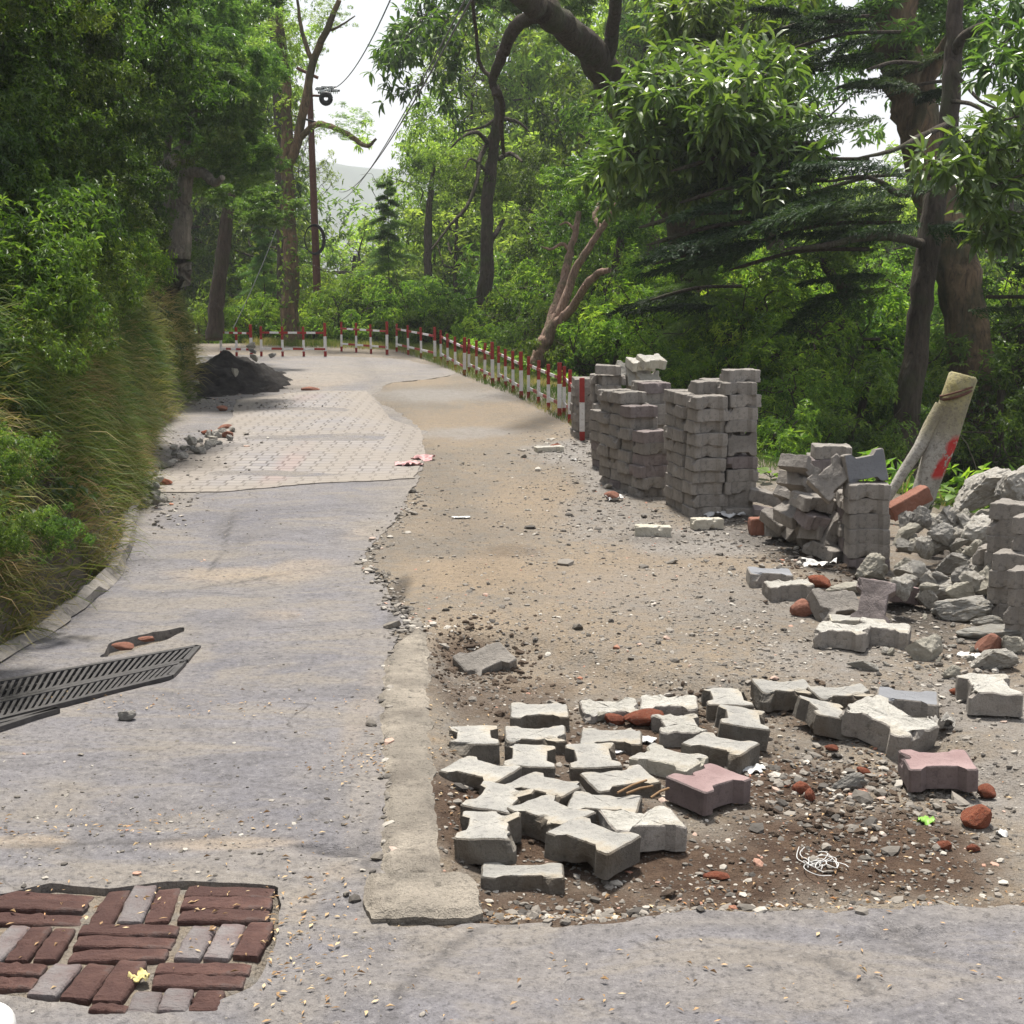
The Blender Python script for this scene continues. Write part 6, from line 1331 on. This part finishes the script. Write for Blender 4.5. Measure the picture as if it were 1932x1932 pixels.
def blades(name, xy, L, W, seed, label, out=None, lean=.5, mat='grass', bright=0, zadd=0):
    r_ = np.random.default_rng(seed); n = len(xy); z = G(xy[:, 0], xy[:, 1], False)
    L = L*r_.uniform(.5, 1.4, n); W = W*r_.uniform(.7, 1.3, n); e = .04
    gx = (G(xy[:, 0]+e, xy[:, 1], False)-G(xy[:, 0]-e, xy[:, 1], False))/(2*e); gy = (G(xy[:, 0], xy[:, 1]+e, False)-G(xy[:, 0], xy[:, 1]-e, False))/(2*e)
    N = unit(np.stack([-gx, -gy, np.ones(n)], 1)); P = np.column_stack([xy, z-.01+zadd])
    D = unit(N*.8+np.array([0, 0, .5])+r_.normal(0, .38, (n, 3))); Sd = unit(np.cross(D, r_.normal(size=(n, 3)))); g = np.array([0, 0, -1.])
    pts = [P]; d = D.copy(); ws = [1, .9, .6, .05]
    for k in range(3): pts.append(pts[-1]+d*(L/3)[:, None]); d = unit(d+g*lean*(.6+.5*k)+unit(np.stack([-gx, -gy, 0*gx], 1))*.15)
    V = []
    for p_, w_ in zip(pts, ws): V += [p_-Sd*(W*w_/2)[:, None], p_+Sd*(W*w_/2)[:, None]]
    V = np.stack(V, 1).reshape(-1, 3); i = np.arange(n)*8; Fq = np.concatenate([np.stack([i+2*k, i+2*k+1, i+2*k+3, i+2*k+2], 1) for k in range(3)])
    patch = fbm(xy[:, 0]+z*.9, xy[:, 1]+z*.5, 1.9, 3, seed)*.9+.42+bright
    rv = np.clip(patch+r_.normal(0, .17, n), 0, 1)
    T(obj(name, mesh_np(name, V, [Fq], [M[mat]], False, None, dict(rnd=np.repeat(rv, 8)))), label, None, None, 'stuff')
def bank_xy(n, ymax=18, dl=(0, 2.2), p=1.0, seed=1):
    r_ = np.random.default_rng(seed); y = 2.5+(ymax-2.5)*r_.random(n*3)**1.25; x = np.interp(y, [q[1] for q in BANK[:9]], [q[0] for q in BANK[:9]])-(dl[0]+(dl[1]-dl[0])*r_.random(n*3)**1.2)
    cl = fbm(x, y, 3.5, 2, seed+2); m = r_.random(n*3) < np.clip(.35+cl*1.6, .03, 1); return np.stack([x[m], y[m]], 1)[:n]
def tufts(n, per, seed, spread=.05, **kw):
    c = bank_xy(n, seed=seed, **kw); r_ = np.random.default_rng(seed); return np.repeat(c, per, 0)+r_.normal(0, spread, (len(c)*per, 2))*np.array([.6, 1.0])
blades('bank_grass', tufts(2600, 24, 3, .05, ymax=17.8, dl=(.02, 1.7)), .27, .0058, 3, 'long drooping grass tufts, green and straw coloured, covering the left bank', lean=.75)
blades('bank_grass_fringe', tufts(420, 26, 4, .05, ymax=13, dl=(.0, .22)), .22, .0055, 4, 'straw coloured grass hanging over the foot of the left bank', lean=1.1, bright=.22)
def side_xy(n, lo, hi, seed, y0=9.5):
    r_ = np.random.default_rng(seed); out = []
    E = np.array(EDGE[4:11]); sl_ = np.r_[0, np.cumsum(np.hypot(*np.diff(E, axis=0).T))]; t = r_.uniform(0, sl_[-1], n); k = np.searchsorted(sl_, t)-1; k = np.clip(k, 0, len(E)-2); f = (t-sl_[k])/(sl_[k+1]-sl_[k]); P = E[k]*(1-f[:, None])+E[k+1]*f[:, None]
    Dd = E[k+1]-E[k]; Dd /= np.hypot(*Dd.T)[:, None]; Nn = np.stack([Dd[:, 1], -Dd[:, 0]], 1); return P+Nn*r_.uniform(lo, hi, n)[:, None]
gx_ = np.array([q for q in BANK[1:5]]); K_ = spline(np.column_stack([gx_, gx_[:, 0]*0]), 14)[:, :2]; K_ = K_[(K_[:, 1] > 3.2) & (K_[:, 1] < 8.4)]
mb = MB(); mb.tube(np.column_stack([K_[:, 0]+.06+.02*fbm(K_[:, 1], K_[:, 1]*0, 4, 2, 3), K_[:, 1], G(K_[:, 0]+.09, K_[:, 1])+.005]), .042, 7, 0, .9, 4)
T(obj('kerb', mb.mesh('kerb', [M['pold']], False)), 'low broken stone kerb half hidden by grass along the foot of the left bank', 'kerb')
blades('verge_grass', side_xy(26000, -.5, .8, 5), .11, .006, 5, 'short green and yellow grass along the foot of the railing', lean=.3, bright=-.02)
blades('slope_grass', np.concatenate([side_xy(9000, .5, 3.0, 6), (lambda q: q[seg_dist(q[:, 0], q[:, 1], EDGE) > .45])(np.random.default_rng(9).uniform([1.6, 5.5], [6.5, 14], (14000, 2)))]), .22, .010, 6, 'rank grass on the slope falling away beyond the road edge', lean=.4)
# weeds: leaf clusters pressed to the bank
def weeds(name, xy, leafL, leafW, k, mat, seed, label, hgt=.10):
    r_ = np.random.default_rng(seed); z = G(xy[:, 0], xy[:, 1], False); C = np.column_stack([xy, z+r_.uniform(.01, hgt, len(xy))]); C[:, 0] += r_.uniform(0, .10, len(xy))*(1 if xy[:, 0].mean() < 0 else 0)
    P, D = whorl_points(C, k, r_, .2, .8, r_.normal(0, .4, (len(C), 3))+np.array([.6 if xy[:, 0].mean() < 0 else -.2, -.2, .7])); n = len(P); V, Fc = leaves_np(P, D, leafL*r_.uniform(.6, 1.3, n), leafW*r_.uniform(.6, 1.2, n), r_)
    T(obj(name, mesh_np(name, V, [Fc], [M[mat]], False, None, dict(rnd=np.repeat(np.clip(r_.normal(.45, .22, n)+.2*fbm(P[:, 0], P[:, 1], 1.5, 2, seed), 0, 1), 4)))), label, None, None, 'stuff')
b_ = bank_xy(16000, 17, (.08, 3.2), 1, 31); b_ = b_[(fbm(b_[:, 0], b_[:, 1], 1.1, 2, 90) > -.12) | (b_[:, 1] < 6.5)]
weeds('bank_weeds', b_, .055, .024, 6, 'weed', 31, 'small leafy weeds growing through the grass on the left bank', .16)
weeds('bank_creeper', bank_xy(9000, 18, (1.2, 6.5), 1, 33), .07, .03, 6, 'leafC', 33, 'dark leafy creeper covering the hillside above the left bank', .35)
weeds('slope_weeds', np.concatenate([side_xy(5000, .35, 4.5, 35), (lambda q: q[seg_dist(q[:, 0], q[:, 1], EDGE) > .6])(np.random.default_rng(19).uniform([2.0, 5.5], [9, 18], (11000, 2)))]), .10, .04, 6, 'leafE', 35, 'leafy ground cover on the slope beyond the road edge', .35)
ff = np.random.default_rng(29).uniform([-16, 17], [26, 60], (34000, 2)); ff = ff[seg_dist(ff[:, 0], ff[:, 1], EDGE) > .9]
weeds('forest_floor_plants', ff, .20, .08, 5, 'leafA', 36, 'low green ground cover on the forest floor in the valley', .6)
# broad leaved plants by the post and at the stacks
def rosette(u, v, d, L, n, label, seed, yaw=0):
    r_ = np.random.default_rng(seed); c = at_d(u, v, d); e = empty('broad_leaved_plant', (c[0], c[1], c[2]-.12)); T(e, label, 'plant'); mb = MB(); Vs, Fs = [], []; off = 0
    for j in range(n):
        a = j*6.28/n+r_.normal(0, .3); dr_ = np.array([math.cos(a), math.sin(a)*.7, .25+r_.normal(0, .15)]); b0 = np.array([0, 0, .10])+dr_*.05; mb.tube(np.array([[0, 0, 0], [0, 0, .08], b0]), .003, 4)
        l_ = L*r_.uniform(.7, 1.15); ts = np.linspace(0, 1, 9); Wd = l_*.27*np.sin(np.pi*np.clip(ts, .02, .995)**.8); dh = unit(dr_); Sd = unit(np.cross(dh, [0, 0, 1.])); mid = b0+dh[None]*l_*ts[:, None]-np.array([0, 0, 1.])*(l_*.35*ts**2)[:, None]
        V = np.concatenate([mid-Sd*Wd[:, None]+np.array([0, 0, 1])*(Wd*.25)[:, None], mid, mid+Sd*Wd[:, None]+np.array([0, 0, 1])*(Wd*.25)[:, None]]); k = np.arange(8)
        Fs.append(np.concatenate([np.stack([k, k+1, k+10, k+9], 1), np.stack([k+9, k+10, k+19, k+18], 1)])+off); Vs.append(V); off += 27
    V = np.concatenate(Vs); obj('leaves', mesh_np('leaves', V, [np.concatenate(Fs)], [M['leafE']], True, None, dict(rnd=np.full(len(V), .4))), e); obj('stem', mb.mesh('stem', [M['weed']], attrs=dict(rnd=np.full(mb.n, .4))), e)
rosette(1752, 950, 7.9, .13, 5, 'broad leaved plant sprouting at the foot of the leaning post', 1); rosette(1810, 930, 8.3, .14, 6, 'broad leaved plant behind the rubble heap, left one', 2); rosette(1856, 928, 8.5, .16, 6, 'broad leaved plant behind the rubble heap, right one', 3)
rosette(1455, 890, 9.4, .14, 6, 'broad leaved plant growing behind the low pile right of the tall stack', 4); rosette(1415, 880, 9.8, .12, 5, 'broad leaved plant close behind the tall stack', 5); rosette(212, 820, 9, .14, 7, 'fern like plant low on the left bank', 7); rosette(590, 722, 15.2, .12, 8, 'fern at the foot of the bank by the soil heap', 9) if False else None

# ------------------------------------------------------------------ far hills and the air
def hill(name, y0, h0, w_, cx, seed, label):
    gx = np.linspace(-1, 1, 90); gy = np.linspace(0, 1, 30); X, Y = np.meshgrid(gx, gy); x = (X*w_+cx).ravel(); y = (y0+Y*y0*.5).ravel()
    z = -110+(h0+110+h0*.28*fbm(x, y*0+seed, 3.0/w_, 4, seed))*np.sin(np.clip(Y.ravel(), 0, 1)*math.pi/2)+h0*.30*fbm(x, y, 12/w_, 5, seed+1)
    T(obj(name, mesh_np(name, np.stack([x, y, z], 1), [grid_faces(90, 30)], [M['hill']], True)), label, None, None, 'structure')
hill('hill', 560, 64, 700, -80, 3, 'wooded mountainside fading into pale mist across the valley')
k = bpy.data.materials.new('haze'); k.use_nodes = True; k.node_tree.nodes.clear(); o_ = k.node_tree.nodes.new('ShaderNodeOutputMaterial'); v_ = k.node_tree.nodes.new('ShaderNodeVolumePrincipled')
v_.inputs['Color'].default_value = (.93, .95, 1, 1); v_.inputs['Density'].default_value = .0009; v_.inputs['Anisotropy'].default_value = .2; k.node_tree.links.new(v_.outputs[0], o_.inputs['Volume'])
mb = MB(); mb.box((80, 400, -35), (1700, 1000, 230)); T(obj('haze', mb.mesh('haze', [k], False)), 'pale mist hanging in the valley air', None, None, 'stuff')
S.cycles.volume_bounces = 0; S.cycles.max_bounces = 6; S.cycles.transparent_max_bounces = 8
